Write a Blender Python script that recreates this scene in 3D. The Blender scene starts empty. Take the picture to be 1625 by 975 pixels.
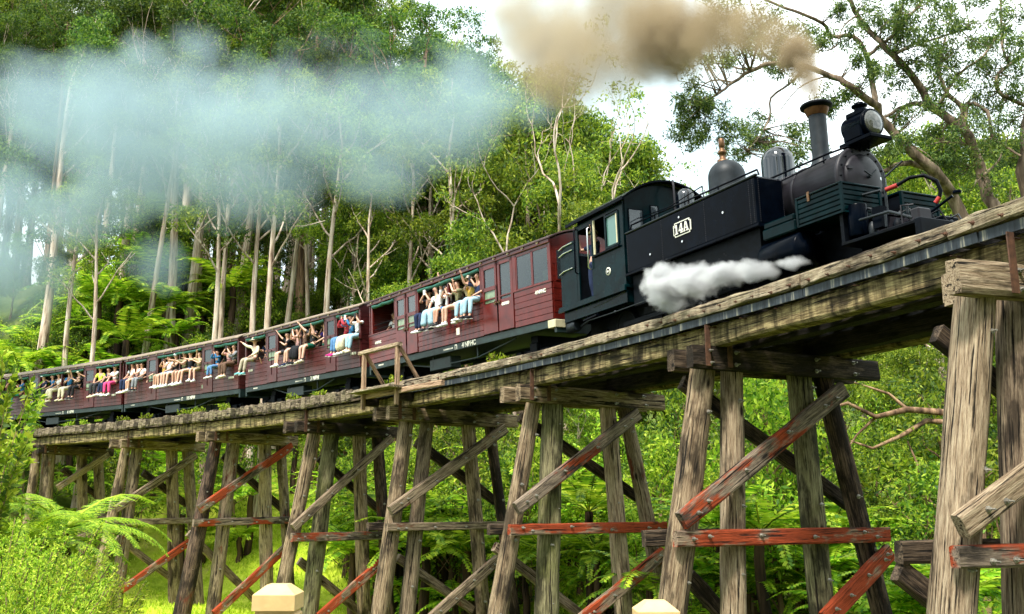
import bpy, math, random
import numpy as np
from mathutils import Vector, Matrix, noise
R=math.radians
rnd=random.Random(7)
sc=bpy.context.scene
col=sc.collection
# ------------------------------------------------------------------ camera
F,HY=1500.0,800.0                     # focal length in photo pixels, row of the eye-level horizon
PITCH=math.atan((HY-487.5)/F)
cam_data=bpy.data.cameras.new('camera'); cam=bpy.data.objects.new('camera',cam_data); col.objects.link(cam)
cam_data.sensor_width=36; cam_data.lens=F/1625*36; cam_data.clip_start=.05; cam_data.clip_end=3000
cam.location=(0,0,0); cam.rotation_euler=(math.pi/2+PITCH,0,0); sc.camera=cam
# ------------------------------------------------------------------ sky, sun, exposure
SUN_EL,SUN_AZ=R(58),R(-150)           # azimuth measured from +Y towards +X
w=bpy.data.worlds.new('World'); sc.world=w; w.use_nodes=True
nt=w.node_tree; N=nt.nodes; N.clear()
out=N.new('ShaderNodeOutputWorld')
bg1=N.new('ShaderNodeBackground'); sky=N.new('ShaderNodeTexSky'); sky.sky_type='NISHITA'; sky.sun_disc=False
sky.sun_elevation=SUN_EL; sky.sun_rotation=SUN_AZ; bg1.inputs[1].default_value=.10
nt.links.new(sky.outputs[0],bg1.inputs[0])
bg2=N.new('ShaderNodeBackground'); bg2.inputs[1].default_value=1.05
tc=N.new('ShaderNodeTexCoord'); mp=N.new('ShaderNodeMapping'); mp.inputs['Scale'].default_value=(1.4,1.4,2.6)
nz=N.new('ShaderNodeTexNoise'); nz.inputs['Scale'].default_value=2.2; nz.inputs['Detail'].default_value=5; nz.inputs['Roughness'].default_value=.5
rp=N.new('ShaderNodeValToRGB'); rp.color_ramp.elements[0].position=.36; rp.color_ramp.elements[0].color=(.31,.38,.385,1)
rp.color_ramp.elements[1].position=.66; rp.color_ramp.elements[1].color=(.92,.97,.95,1)
nt.links.new(tc.outputs['Generated'],mp.inputs[0]); nt.links.new(mp.outputs[0],nz.inputs[0]); nt.links.new(nz.outputs[0],rp.inputs[0]); nt.links.new(rp.outputs[0],bg2.inputs[0])
mx=N.new('ShaderNodeMixShader'); mx.inputs[0].default_value=.86
nt.links.new(bg1.outputs[0],mx.inputs[1]); nt.links.new(bg2.outputs[0],mx.inputs[2]); nt.links.new(mx.outputs[0],out.inputs[0])
sd=bpy.data.lights.new('sun','SUN'); sd.energy=2.0; sd.angle=R(10); sd.color=(1,.95,.86)
sun=bpy.data.objects.new('sun',sd); col.objects.link(sun)
sdir=Vector((math.sin(SUN_AZ)*math.cos(SUN_EL),math.cos(SUN_AZ)*math.cos(SUN_EL),math.sin(SUN_EL)))
sun.rotation_euler=(-sdir).to_track_quat('-Z','Y').to_euler()
sc.view_settings.view_transform='Standard'; sc.view_settings.look='None'; sc.view_settings.exposure=1.95; sc.view_settings.gamma=1; sc.view_settings.use_curve_mapping=False
cy=sc.cycles
cy.max_bounces=6; cy.diffuse_bounces=3; cy.glossy_bounces=3; cy.transmission_bounces=4; cy.transparent_max_bounces=8; cy.volume_bounces=1
cy.volume_step_rate=.35; cy.volume_max_steps=128; cy.use_denoising=True
# ------------------------------------------------------------------ helpers
def at(x,y,Y):
    """world point seen at photo pixel (x,y) at the horizontal distance Y in front of the eye"""
    u=(x-812.5)/F; v=(487.5-y)/F
    d=Vector((u,math.cos(PITCH)-v*math.sin(PITCH),math.sin(PITCH)+v*math.cos(PITCH)))
    return d*(Y/d.y)
class MB:
    def __init__(s): s.v=[]; s.f=[]; s.m=[]; s.sm=[]
    def add(s,vs,fs,m=0,smooth=False):
        o=len(s.v); s.v.extend([tuple(p) for p in vs]); s.f.extend([tuple(i+o for i in f) for f in fs]); s.m.extend([m]*len(fs)); s.sm.extend([smooth]*len(fs)); return s
    def box(s,c,d,rot=None,m=0,bev=0):
        x,y,z=[a/2 for a in d]
        if bev>0:
            b=min(bev,x*.9,y*.9,z*.9); vs=[];idx={}
            for sx in (-1,1):
                for sy in (-1,1):
                    for sz in (-1,1):
                        for k,p in enumerate(((x-b,y-b,z),(x-b,y,z-b),(x,y-b,z-b))):
                            idx[sx,sy,sz,k]=len(vs); vs.append(Vector((sx*p[0],sy*p[1],sz*p[2])))
            fs=[]
            for a in (-1,1):
                fs.append([idx[-1,-1,a,0],idx[1,-1,a,0],idx[1,1,a,0],idx[-1,1,a,0]][::a])
                fs.append([idx[-1,a,-1,1],idx[-1,a,1,1],idx[1,a,1,1],idx[1,a,-1,1]][::a])
                fs.append([idx[a,-1,-1,2],idx[a,1,-1,2],idx[a,1,1,2],idx[a,-1,1,2]][::a])
                for c_ in (-1,1):
                    fs.append([idx[-1,a,c_,0],idx[1,a,c_,0],idx[1,a,c_,1],idx[-1,a,c_,1]][::a*c_*-1])
                    fs.append([idx[a,-1,c_,0],idx[a,1,c_,0],idx[a,1,c_,2],idx[a,-1,c_,2]][::a*c_])
                    fs.append([idx[a,c_,-1,1],idx[a,c_,1,1],idx[a,c_,1,2],idx[a,c_,-1,2]][::a*c_*-1])
                    for e in (-1,1): fs.append([idx[a,c_,e,0],idx[a,c_,e,1],idx[a,c_,e,2]][::a*c_*e*-1])
        else:
            vs=[Vector((i,j,k)) for i in (-x,x) for j in (-y,y) for k in (-z,z)]
            fs=[(0,1,3,2),(4,6,7,5),(0,4,5,1),(2,3,7,6),(0,2,6,4),(1,5,7,3)]
        c=Vector(c); vs=[c+((rot@p) if rot else p) for p in vs]
        return s.add(vs,fs,m)
    def bb(s,x0,x1,y0,y1,z0,z1,m=0,bev=0):
        return s.box(((x0+x1)/2,(y0+y1)/2,(z0+z1)/2),(abs(x1-x0),abs(y1-y0),abs(z1-z0)),None,m,bev)
    def bar(s,p,q,w,h,m=0,up=(0,0,1),bev=0):
        p,q=Vector(p),Vector(q); d=q-p; L=d.length; x=d/L; u=Vector(up); y=u.cross(x)
        if y.length<1e-4: y=Vector((0,1,0)).cross(x)
        y.normalize(); z=x.cross(y)
        return s.box((p+q)/2,(L,w,h),Matrix((x,y,z)).transposed(),m,bev)
    def tube(s,pts,r,n=8,m=0,cap=True,smooth=True):
        pts=[Vector(p) for p in pts]; k=len(pts); rr=r if isinstance(r,(list,tuple)) else [r]*k
        vs=[];prev=None
        for i,p in enumerate(pts):
            t=(pts[min(i+1,k-1)]-pts[max(i-1,0)])
            if t.length<1e-9: t=Vector((0,0,1))
            t.normalize()
            if prev is None:
                a=Vector((0,0,1)) if abs(t.z)<.9 else Vector((1,0,0)); prev=t.cross(a).normalized()
            prev=(prev-t*prev.dot(t)).normalized(); b=t.cross(prev)
            for j in range(n):
                an=2*math.pi*j/n; vs.append(p+(prev*math.cos(an)+b*math.sin(an))*rr[i])
        fs=[(i*n+j,i*n+(j+1)%n,(i+1)*n+(j+1)%n,(i+1)*n+j) for i in range(k-1) for j in range(n)]
        s.add(vs,fs,m,smooth)
        if cap: s.add(vs[:n],[tuple(range(n))[::-1]],m); s.add(vs[-n:],[tuple(range(n))],m)
        return s
    def lathe(s,prof,o=(0,0,0),ax=(0,0,1),n=20,m=0,smooth=True):
        """prof: (radius, distance along the axis)"""
        ax=Vector(ax).normalized(); a=Vector((0,0,1)) if abs(ax.z)<.9 else Vector((1,0,0)); e=ax.cross(a).normalized(); g=ax.cross(e); o=Vector(o)
        vs=[o+ax*h+(e*math.cos(2*math.pi*j/n)+g*math.sin(2*math.pi*j/n))*max(r,1e-4) for r,h in prof for j in range(n)]
        fs=[(i*n+j,i*n+(j+1)%n,(i+1)*n+(j+1)%n,(i+1)*n+j) for i in range(len(prof)-1) for j in range(n)]
        s.add(vs,fs,m,smooth)
        if prof[0][0]>1e-3: s.add(vs[:n],[tuple(range(n))[::-1]],m)
        if prof[-1][0]>1e-3: s.add(vs[-n:],[tuple(range(n))],m)
        return s
    def ball(s,c,r,nu=8,nv=6,m=0):
        r=(r,r,r) if not isinstance(r,(tuple,list)) else r
        vs=[(c[0]+r[0]*math.sin(math.pi*i/nv)*math.cos(2*math.pi*j/nu),c[1]+r[1]*math.sin(math.pi*i/nv)*math.sin(2*math.pi*j/nu),c[2]+r[2]*math.cos(math.pi*i/nv)) for i in range(nv+1) for j in range(nu)]
        fs=[(i*nu+j,(i+1)*nu+j,(i+1)*nu+(j+1)%nu,i*nu+(j+1)%nu) for i in range(nv) for j in range(nu)]
        return s.add(vs,fs,m,True)
    def poly(s,pts,th,fn,m=0):
        """extruded outline: pts 2D, fn maps (a,b,depth) to 3D"""
        n=len(pts); vs=[fn(a,b,0) for a,b in pts]+[fn(a,b,th) for a,b in pts]
        fs=[tuple(range(n))[::-1],tuple(range(n,2*n))]+[(i,(i+1)%n,n+(i+1)%n,n+i) for i in range(n)]
        return s.add(vs,fs,m)
    def mesh(s,name,mats):
        me=bpy.data.meshes.new(name); me.from_pydata(s.v,[],s.f)
        for mt in (mats if isinstance(mats,(list,tuple)) else [mats]): me.materials.append(mt)
        me.polygons.foreach_set('material_index',s.m); me.polygons.foreach_set('use_smooth',s.sm); me.update(); return me
    def build(s,name,mats,parent=None,loc=None,mw=None):
        o=bpy.data.objects.new(name,s.mesh(name,mats)); col.objects.link(o)
        if parent is not None: o.parent=parent
        if mw is not None: o.matrix_basis=mw
        if loc is not None: o.location=loc
        return o
def tag(o,label=None,cat=None,group=None,kind=None):
    for k,v in (('label',label),('category',cat),('group',group),('kind',kind)):
        if v: o[k]=v
    return o
def empty(name,mw=None,parent=None):
    o=bpy.data.objects.new(name,None); col.objects.link(o); o.empty_display_size=.2
    if parent is not None: o.parent=parent
    if mw is not None: o.matrix_basis=mw
    return o
def link(name,me,parent=None,mw=None):
    o=bpy.data.objects.new(name,me); col.objects.link(o)
    if parent is not None: o.parent=parent
    if mw is not None: o.matrix_basis=mw
    return o
def frame(o,x,y,z): 
    m=Matrix((x,y,z)).transposed().to_4x4(); m.translation=Vector(o); return m
def beam_frame(p,q,up):
    p,q=Vector(p),Vector(q); x=(q-p).normalized(); y=Vector(up).cross(x).normalized(); return frame(p,x,y,x.cross(y)),(q-p).length
# rough sawn timber: box along local X with uneven faces
def timber(L,w,h,seg=8,rough=.012,seed=0,chip=0.0):
    r=random.Random(seed); b=MB(); vs=[]
    prof=[(-.5,-.36),(-.5,.36),(-.4,.5),(.4,.5),(.5,.36),(.5,-.36),(.4,-.5),(-.4,-.5)]
    n=8
    for i in range(seg+1):
        x=L*i/seg; e=1-(chip*r.random() if i in (0,seg) else 0)
        for a,c in prof:
            k=1+r.uniform(-1,1)*rough/w*2; vs.append((x+(r.uniform(-1,1)*rough if i in (0,seg) else 0),a*w*k*e,c*h*(1+r.uniform(-1,1)*rough/h*2)*e))
    fs=[(i*n+j,(i+1)*n+j,(i+1)*n+(j+1)%n,i*n+(j+1)%n) for i in range(seg) for j in range(n)]
    fs+= [tuple(range(n)),tuple(range(seg*n,seg*n+n))[::-1]]
    return b.add(vs,fs)
def log(L,r0,r1,seg=9,n=12,rough=.03,seed=0):
    r=random.Random(seed); b=MB(); vs=[]; ph=r.random()*9; bx,by=r.uniform(-.03,.03),r.uniform(-.03,.03)
    flat=[1+.09*math.sin(2*math.pi*j/n*2+ph)+.05*math.sin(2*math.pi*j/n*3+ph*2)+r.uniform(-.04,.04) for j in range(n)]
    for i in range(seg+1):
        t=i/seg; rad=r0+(r1-r0)*t; s=math.sin(t*math.pi)
        for j in range(n):
            a=2*math.pi*j/n; k=rad*flat[j]*(1+r.uniform(-1,1)*rough)
            vs.append((L*t,k*math.cos(a)+bx*s,k*math.sin(a)+by*s))
    fs=[(i*n+j,i*n+(j+1)%n,(i+1)*n+(j+1)%n,(i+1)*n+j) for i in range(seg) for j in range(n)]
    b.add(vs,fs,0,True); b.add(vs[:n],[tuple(range(n))[::-1]]); b.add(vs[-n:],[tuple(range(n))]); return b
# ------------------------------------------------------------------ materials
MATS={}
def nodes(name):
    m=bpy.data.materials.new(name); m.use_nodes=True; t=m.node_tree; b=t.nodes['Principled BSDF']; MATS[name]=m; return m,t,b
def nd(t,typ,ins=None,**kw):
    n=t.nodes.new(typ)
    for k,v in kw.items(): setattr(n,k,v)
    for k,v in (ins or {}).items():
        if isinstance(v,bpy.types.NodeSocket): t.links.new(v,n.inputs[k])
        else: n.inputs[k].default_value=v
    return n
def ramp(t,fac,stops):
    n=t.nodes.new('ShaderNodeValToRGB'); cr=n.color_ramp
    while len(cr.elements)<len(stops): cr.elements.new(.5)
    for e,(p,c) in zip(cr.elements,stops): e.position=p; e.color=(*c,1) if len(c)==3 else c
    t.links.new(fac,n.inputs[0]); return n.outputs[0]
def mixc(t,fac,a,b,mode='MIX'):
    n=t.nodes.new('ShaderNodeMix'); n.data_type='RGBA'; n.blend_type=mode
    for i,v in ((0,fac),(6,a),(7,b)):
        if isinstance(v,bpy.types.NodeSocket): t.links.new(v,n.inputs[i])
        else: n.inputs[i].default_value=v if i==0 else (*v,1)
    return n.outputs[2]
def plain(name,c,rough=.5,metal=0,var=.12,scale=6,bump=.0,spec=.5,coat=0):
    m,t,b=nodes(name); co=nd(t,'ShaderNodeTexCoord')
    n=nd(t,'ShaderNodeTexNoise',{'Vector':co.outputs['Object'],'Scale':scale,'Detail':5.,'Roughness':.6})
    lo=tuple(x*(1-var*1.6) for x in c); hi=tuple(min(1,x*(1+var*1.6)) for x in c)
    t.links.new(ramp(t,n.outputs[0],[(.3,lo),(.7,hi)]),b.inputs['Base Color'])
    b.inputs['Roughness'].default_value=rough; b.inputs['Metallic'].default_value=metal; b.inputs['Specular IOR Level'].default_value=spec; b.inputs['Coat Weight'].default_value=coat
    if bump>0:
        bp=nd(t,'ShaderNodeBump',{'Height':n.outputs[0],'Strength':bump,'Distance':.02}); t.links.new(bp.outputs[0],b.inputs['Normal'])
    return m
def wood(name,pale,mid,dark,paint=None,amount=.5,stain=.45,moss=0.,axis='X',vst=0.):
    """weathered timber, the grain runs along local X"""
    m,t,b=nodes(name); co=nd(t,'ShaderNodeTexCoord'); oi=nd(t,'ShaderNodeObjectInfo')
    sh=nd(t,'ShaderNodeVectorMath',{0:co.outputs['Object']},operation='ADD'); 
    mul=nd(t,'ShaderNodeMath',{0:oi.outputs['Random'],1:37.},operation='MULTIPLY'); t.links.new(mul.outputs[0],sh.inputs[1])
    sx=(1.1,1,1) if axis=='X' else (1,1,1.1)
    g=nd(t,'ShaderNodeMapping',{'Vector':sh.outputs[0],'Scale':(1.0,16,16)})
    n1=nd(t,'ShaderNodeTexNoise',{'Vector':g.outputs[0],'Scale':2.6,'Detail':9.,'Roughness':.74})
    g2=nd(t,'ShaderNodeMapping',{'Vector':sh.outputs[0],'Scale':(.8,2.2,2.2)})
    n2=nd(t,'ShaderNodeTexNoise',{'Vector':g2.outputs[0],'Scale':1.3,'Detail':5.,'Roughness':.6})
    g3=nd(t,'ShaderNodeMapping',{'Vector':sh.outputs[0],'Scale':(.42,13,13)})
    n3=nd(t,'ShaderNodeTexNoise',{'Vector':g3.outputs[0],'Scale':2.2,'Detail':5.,'Roughness':.62})
    base=ramp(t,n1.outputs[0],[(.33,dark),(.45,mid),(.60,pale)])
    st=ramp(t,n2.outputs[0],[(stain-.05,(.9,.9,.9)),(stain+.05,(0,0,0))])
    c=mixc(t,st,base,tuple(x*.22 for x in mid))
    if paint:
        g4=nd(t,'ShaderNodeMapping',{'Vector':sh.outputs[0],'Scale':(.5,1.3,1.3)})
        n4=nd(t,'ShaderNodeTexNoise',{'Vector':g4.outputs[0],'Scale':1.7,'Detail':9.,'Roughness':.62})
        pm=ramp(t,n4.outputs[0],[(1-amount-.03,(0,0,0)),(1-amount+.03,(1,1,1))])
        pc=ramp(t,n1.outputs[0],[(.35,tuple(x*.5 for x in paint)),(.6,paint)])
        c=mixc(t,pm,c,pc)
    if vst>0:
        g7=nd(t,'ShaderNodeMapping',{'Vector':sh.outputs[0],'Scale':(4.5,.6,.6)}); n7=nd(t,'ShaderNodeTexNoise',{'Vector':g7.outputs[0],'Scale':1.3,'Detail':5.,'Roughness':.62})
        c=mixc(t,vst,c,ramp(t,n7.outputs[0],[(.38,(.10,.085,.07)),(.50,(.75,.72,.68)),(.60,(1.3,1.28,1.2))]),'MULTIPLY')
    if moss>0:
        n5=nd(t,'ShaderNodeTexNoise',{'Vector':sh.outputs[0],'Scale':1.1,'Detail':4.,'Roughness':.6})
        mm=ramp(t,n5.outputs[0],[(.5,(0,0,0)),(.68,(moss,moss,moss))])
        c=mixc(t,mm,c,(.16,.17,.045))
    cr=ramp(t,n3.outputs[0],[(.385,(1,1,1)),(.42,(0,0,0))])
    g6=nd(t,'ShaderNodeMapping',{'Vector':sh.outputs[0],'Scale':(3.0,60,60)}); n6=nd(t,'ShaderNodeTexNoise',{'Vector':g6.outputs[0],'Scale':1.5,'Detail':6.,'Roughness':.7})
    c=mixc(t,.75,c,ramp(t,n6.outputs[0],[(.34,(.45,.43,.41)),(.50,(1,1,1)),(.66,(1.2,1.18,1.15))]),'MULTIPLY')
    vk=nd(t,'ShaderNodeTexVoronoi',{'Vector':g2.outputs[0],'Scale':1.1}); kn=ramp(t,vk.outputs['Distance'],[(.05,(1,1,1)),(.11,(0,0,0))]); c=mixc(t,kn,c,tuple(x*.4 for x in dark))
    c=mixc(t,cr,c,(.015,.011,.008))
    t.links.new(c,b.inputs['Base Color']); b.inputs['Roughness'].default_value=.85; b.inputs['Specular IOR Level'].default_value=.2
    ad=nd(t,'ShaderNodeMath',{0:n1.outputs[0],1:cr},operation='SUBTRACT')
    bp=nd(t,'ShaderNodeBump',{'Height':ad.outputs[0],'Strength':1.,'Distance':.045}); t.links.new(bp.outputs[0],b.inputs['Normal'])
    return m
W_POST=wood('post_timber',(.43,.33,.21),(.20,.135,.08),(.045,.028,.018),stain=.45)
W_PALE=wood('pale_timber',(.52,.41,.28),(.28,.20,.125),(.06,.04,.025),stain=.38)
W_MOSS=wood('mossy_post_timber',(.34,.31,.17),(.15,.13,.07),(.04,.03,.018),stain=.46,moss=.5)
W_BLK=wood('blackened_post_timber',(.20,.13,.09),(.05,.032,.024),(.012,.008,.006),paint=(.16,.05,.03),amount=.38,stain=.5)
W_BLOCK=wood('kerb_block_timber',(.30,.24,.17),(.14,.105,.07),(.035,.026,.018),stain=.46,moss=.25)
W_DARK=wood('dark_timber',(.17,.12,.08),(.065,.045,.03),(.025,.018,.013),stain=.5)
W_BROWN=wood('brown_timber',(.40,.31,.21),(.19,.135,.09),(.05,.032,.024),paint=(.20,.055,.03),amount=.36,stain=.42)
W_RED=wood('red_painted_timber',(.40,.30,.20),(.2,.14,.1),(.06,.04,.03),paint=(.42,.07,.022),amount=.55,stain=.34)
W_MIX=wood('part_painted_timber',(.36,.28,.2),(.17,.13,.10),(.05,.035,.03),paint=(.42,.07,.02),amount=.45,stain=.44)
W_KERB=wood('kerb_timber',(.46,.39,.28),(.25,.19,.13),(.06,.045,.03),stain=.43,moss=.2,vst=.45)
W_STR=wood('stringer_timber',(.42,.34,.18),(.18,.13,.065),(.05,.04,.025),stain=.40,moss=.22,vst=.9)
W_RAIL=wood('railing_timber',(.50,.35,.23),(.34,.21,.13),(.14,.08,.05),stain=.3)
W_NEW=plain('pine_timber',(.62,.42,.19),.6,var=.10,scale=14,bump=.1)
STEEL=plain('galvanised_bolt',(.30,.28,.24),.45,.6,var=.3,scale=20)
RUST=plain('rusty_iron',(.10,.045,.025),.75,.2,var=.4,scale=12)
LIP=None
def lip_mat():
    m,t,b=nodes('stained_flashing'); co=nd(t,'ShaderNodeTexCoord')
    g=nd(t,'ShaderNodeMapping',{'Vector':co.outputs['Object'],'Scale':(5,.4,.4)})
    n=nd(t,'ShaderNodeTexNoise',{'Vector':g.outputs[0],'Scale':1.6,'Detail':5.,'Roughness':.7})
    t.links.new(ramp(t,n.outputs[0],[(.40,(.010,.012,.016)),(.54,(.035,.045,.055)),(.64,(.28,.26,.20)),(.72,(.10,.06,.03))]),b.inputs['Base Color'])
    b.inputs['Roughness'].default_value=.55; b.inputs['Specular IOR Level'].default_value=.2; return m
LIP=lip_mat()
# ------------------------------------------------------------------ the line of the track: plan curve, s = metres away from the near end
TX0,TY0,TH0,TK,TK2=7.43,7.422,-.28058,-.021398,.013099
_s=np.arange(-14,90,.1); _th=TH0+TK*np.clip(_s,None,70)+TK2*np.clip(_s,None,70)**2/100
_i0=int(round(14/.1))
_X=np.concatenate([[0],np.cumsum((np.sin(_th[1:])+np.sin(_th[:-1]))/2*.1)]); _Y=np.concatenate([[0],np.cumsum((np.cos(_th[1:])+np.cos(_th[:-1]))/2*.1)])
_X+=TX0-_X[_i0]; _Y+=TY0-_Y[_i0]
def trk(s,lat=0,z=0):
    """point beside the track: lat > 0 on the side of the eye"""
    t=float(np.interp(s,_s,_th)); return Vector((float(np.interp(s,_s,_X))-math.cos(t)*lat,float(np.interp(s,_s,_Y))+math.sin(t)*lat,z))
def trk_dir(s):
    t=float(np.interp(s,_s,_th)); return Vector((-math.sin(t),-math.cos(t),0)),Vector((-math.cos(t),math.sin(t),0))   # forward (to the near end), side of the eye
RAIL=2.97
# ================================================================== trestle bridge
BENTS={
'G':dict(s=2.9,w=1.95,posts=[(2.03,1.96,2.66,-.98,.42,.50),(1.50,2.0,1.80,-1.01,.38,.42),(-.55,2.05,-.85,-1.6,.40,.44),(-1.15,2.1,-2.0,-1.6,.38,.42)],braces=[('f',2.64,-.21,-1.4,1.95,.24,'p'),('g',2.68,-.48,-2.2,-.48,.21,'m'),('gr',2.85,-.46,-2.1,-.45,.22,'d'),('r',2.11,1.75,-1.9,-.9,.22,'d'),('r',2.85,-.63,-.9,-3.2,.22,'d')]),
'F':dict(s=8.6,w=1.9,posts=[(1.57,2.06,2.31,-1.42,.40,.50),(1.02,2.04,1.22,-1.55,.36,.42),(-.38,2.13,-.6,-1.63,.41,.43),(-.85,2.16,-1.76,-1.68,.34,.34)],braces=[('f',2.21,-.25,-1.17,1.87,.28,'m'),('r',1.66,1.9,-1.73,0,.24,'d'),('f',-.43,-1.77,-1.93,-.76,.29,'r'),('r',1.67,-1.08,.9,-1.81,.25,'d'),('g',2.3,-.5,-1.97,-.49,.24,'r'),('gr',2.48,-.51,.87,-.5,.25,'d')]),
'E':dict(s=14.3,w=1.85,posts=[(1.38,2.02,2.21,-2.08,.30,.39),(.91,2.1,1.13,-2.15,.44,.50),(-.53,2.18,-.85,-2.26,.36,.41),(-.95,2.21,-1.76,-1.34,.30,.37)],braces=[('f',1.93,-.1,-1.23,1.94,.27,'m'),('r',1.45,1.79,-1.67,.14,.22,'d'),('f',.37,-2.3,-1.85,-1.04,.28,'r'),('r',2.06,-.84,-.14,-2.33,.2,'b'),('g',2.06,-.5,-1.97,-.49,.22,'r'),('gr',2.22,-.5,.9,-.5,.22,'d')]),
'D':dict(s=20.0,w=1.95,posts=[(1.3,2.06,1.94,-2.59,.40,.53),(.68,2.12,1.15,-2.65,.37,.44),(-.59,2.22,-1.16,-2.8,.37,.37),(-1.26,2.26,-1.73,-.38,.32,.31)],braces=[('f',1.86,-.18,-1.69,2.02,.28,'b'),('r',.77,1.58,-1.8,.08,.26,'d'),('f',.69,-2.82,-1.44,-1.43,.28,'b'),('r',1.25,-1.32,-1.07,-2.73,.22,'b'),('g',1.92,-.56,-1.84,-.55,.2,'b'),('gr',2.15,-.55,.9,-.55,.2,'d')]),
'C':dict(s=25.4,w=1.8,posts=[(1.04,2.08,1.82,-2.12,.38,.43),(.44,2.15,.96,-3.07,.42,.46),(-.52,2.27,-.94,-3.21,.40,.41),(-1.18,2.31,-1.56,-1.15,.36,.36)],braces=[('f',1.77,-.67,-1.57,2.04,.25,'b'),('r',.65,1.37,-1.66,-.23,.25,'d'),('f',.82,-3.19,-1.29,-1.77,.27,'r'),('r',1.17,-1.63,-1.09,-3.3,.24,'b'),('g',1.78,-.94,-1.3,-.95,.25,'m')]),
'B':dict(s=31.2,w=1.7,posts=[(1.22,2.05,2.07,-3.46,.36,.54),(.55,2.08,.97,-3.39,.41,.41),(-.67,2.23,-1.1,-2.8,.40,.45),(-1.32,2.26,-1.69,-.42,.34,.34)],braces=[('f',1.84,-.18,-1.63,2.04,.29,'m'),('r',.74,1.62,-1.81,-.22,.26,'d'),('f',1.05,-3.54,-1.59,-1.48,.29,'r'),('r',1.84,-.94,-.94,-3.34,.25,'b'),('g',2.0,-.61,-1.8,-.55,.25,'m')]),
'A':dict(s=37.2,w=1.75,posts=[(1.34,2.05,1.98,-3.1,.32,.50),(.88,2.12,1.18,-2.84,.39,.46),(-.56,2.14,-1.17,-4.04,.46,.45),(-1.23,2.22,-2.26,-3.96,.44,.46)],braces=[('f',1.72,-.18,-1.47,1.9,.28,'b'),('r',.41,1.19,-1.59,-.02,.27,'d'),('f',1.26,-3.1,-1.45,-1.45,.28,'r'),('r',1.25,-1.23,-1.14,-2.85,.24,'b'),('g',2.04,-.68,-1.65,-.64,.23,'b'),('g',.2,-4.04,-2.56,-4.06,.24,'p')]),
'Z':dict(s=43.6,w=1.65,posts=[(1.52,2.08,1.59,0,.34,.39),(1.03,2.1,.96,0,.46,.5),(-.43,2.11,-.87,-1.59,.44,.46),(-1.19,2.19,-1.78,-1.69,.42,.44)],braces=[('f',.67,.65,-1.53,2.15,.26,'p'),('r',.16,1.46,-2.05,0,.24,'d'),('g',-.02,-.73,-1.76,-.62,.24,'b'),('f',-.08,-1.56,-1.62,-1.07,.27,'p')]),
'Y':dict(s=49.6,w=1.65,posts=[(1.4,2.08,1.6,0,.34,.39),(.6,2.1,.7,0,.4,.4),(-.43,2.11,-.6,-1.59,.4,.4),(-1.19,2.19,-1.5,-1.69,.4,.4)],braces=[('f',1.5,.65,-1.53,2.15,.26,'p')]),
'H':dict(s=-3.0,w=1.9,posts=[(1.57,2.06,2.31,-1.42,.40,.50),(.8,2.04,1.0,-1.55,.36,.42),(-.38,2.13,-.6,-1.63,.41,.43),(-1.2,2.16,-2.0,-1.68,.34,.34)],braces=[('f',2.21,-.25,-1.17,1.87,.28,'m'),('g',2.3,-.5,-1.97,-.49,.24,'r')]),
}
ORD='HGFEDCBAZY'
W_SHADE=wood('underdeck_shade_timber',(.045,.035,.025),(.02,.015,.012),(.006,.005,.004))  # shade under the deck put into the timber colour, for inner stringers and sleepers
COLM={'d':W_DARK,'m':W_MIX,'r':W_RED,'b':W_BROWN,'p':W_PALE}
bridge=empty('trestle_bridge',Matrix.Translation(trk(20,0,0)))
tag(bridge,'long curving timber trestle railway bridge of weathered posts and red braces carrying the train','bridge')
BI=Matrix.Translation(-trk(20,0,0))
def bput(name,mb,mats,mw,parent=bridge,inv=None):
    return mb.build(name,mats,parent,mw=(inv if inv is not None else BI)@mw)
def bolt(b,p,n,r=.035,l=.06):
    r*=.72
    n=Vector(n).normalized(); b.lathe([(r*1.5,0),(r*1.5,.012),(r,.014),(r,l*.6),(r*.45,l*.62),(r*.45,l*1.4)],p,n,6,smooth=False)
seed=0
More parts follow.
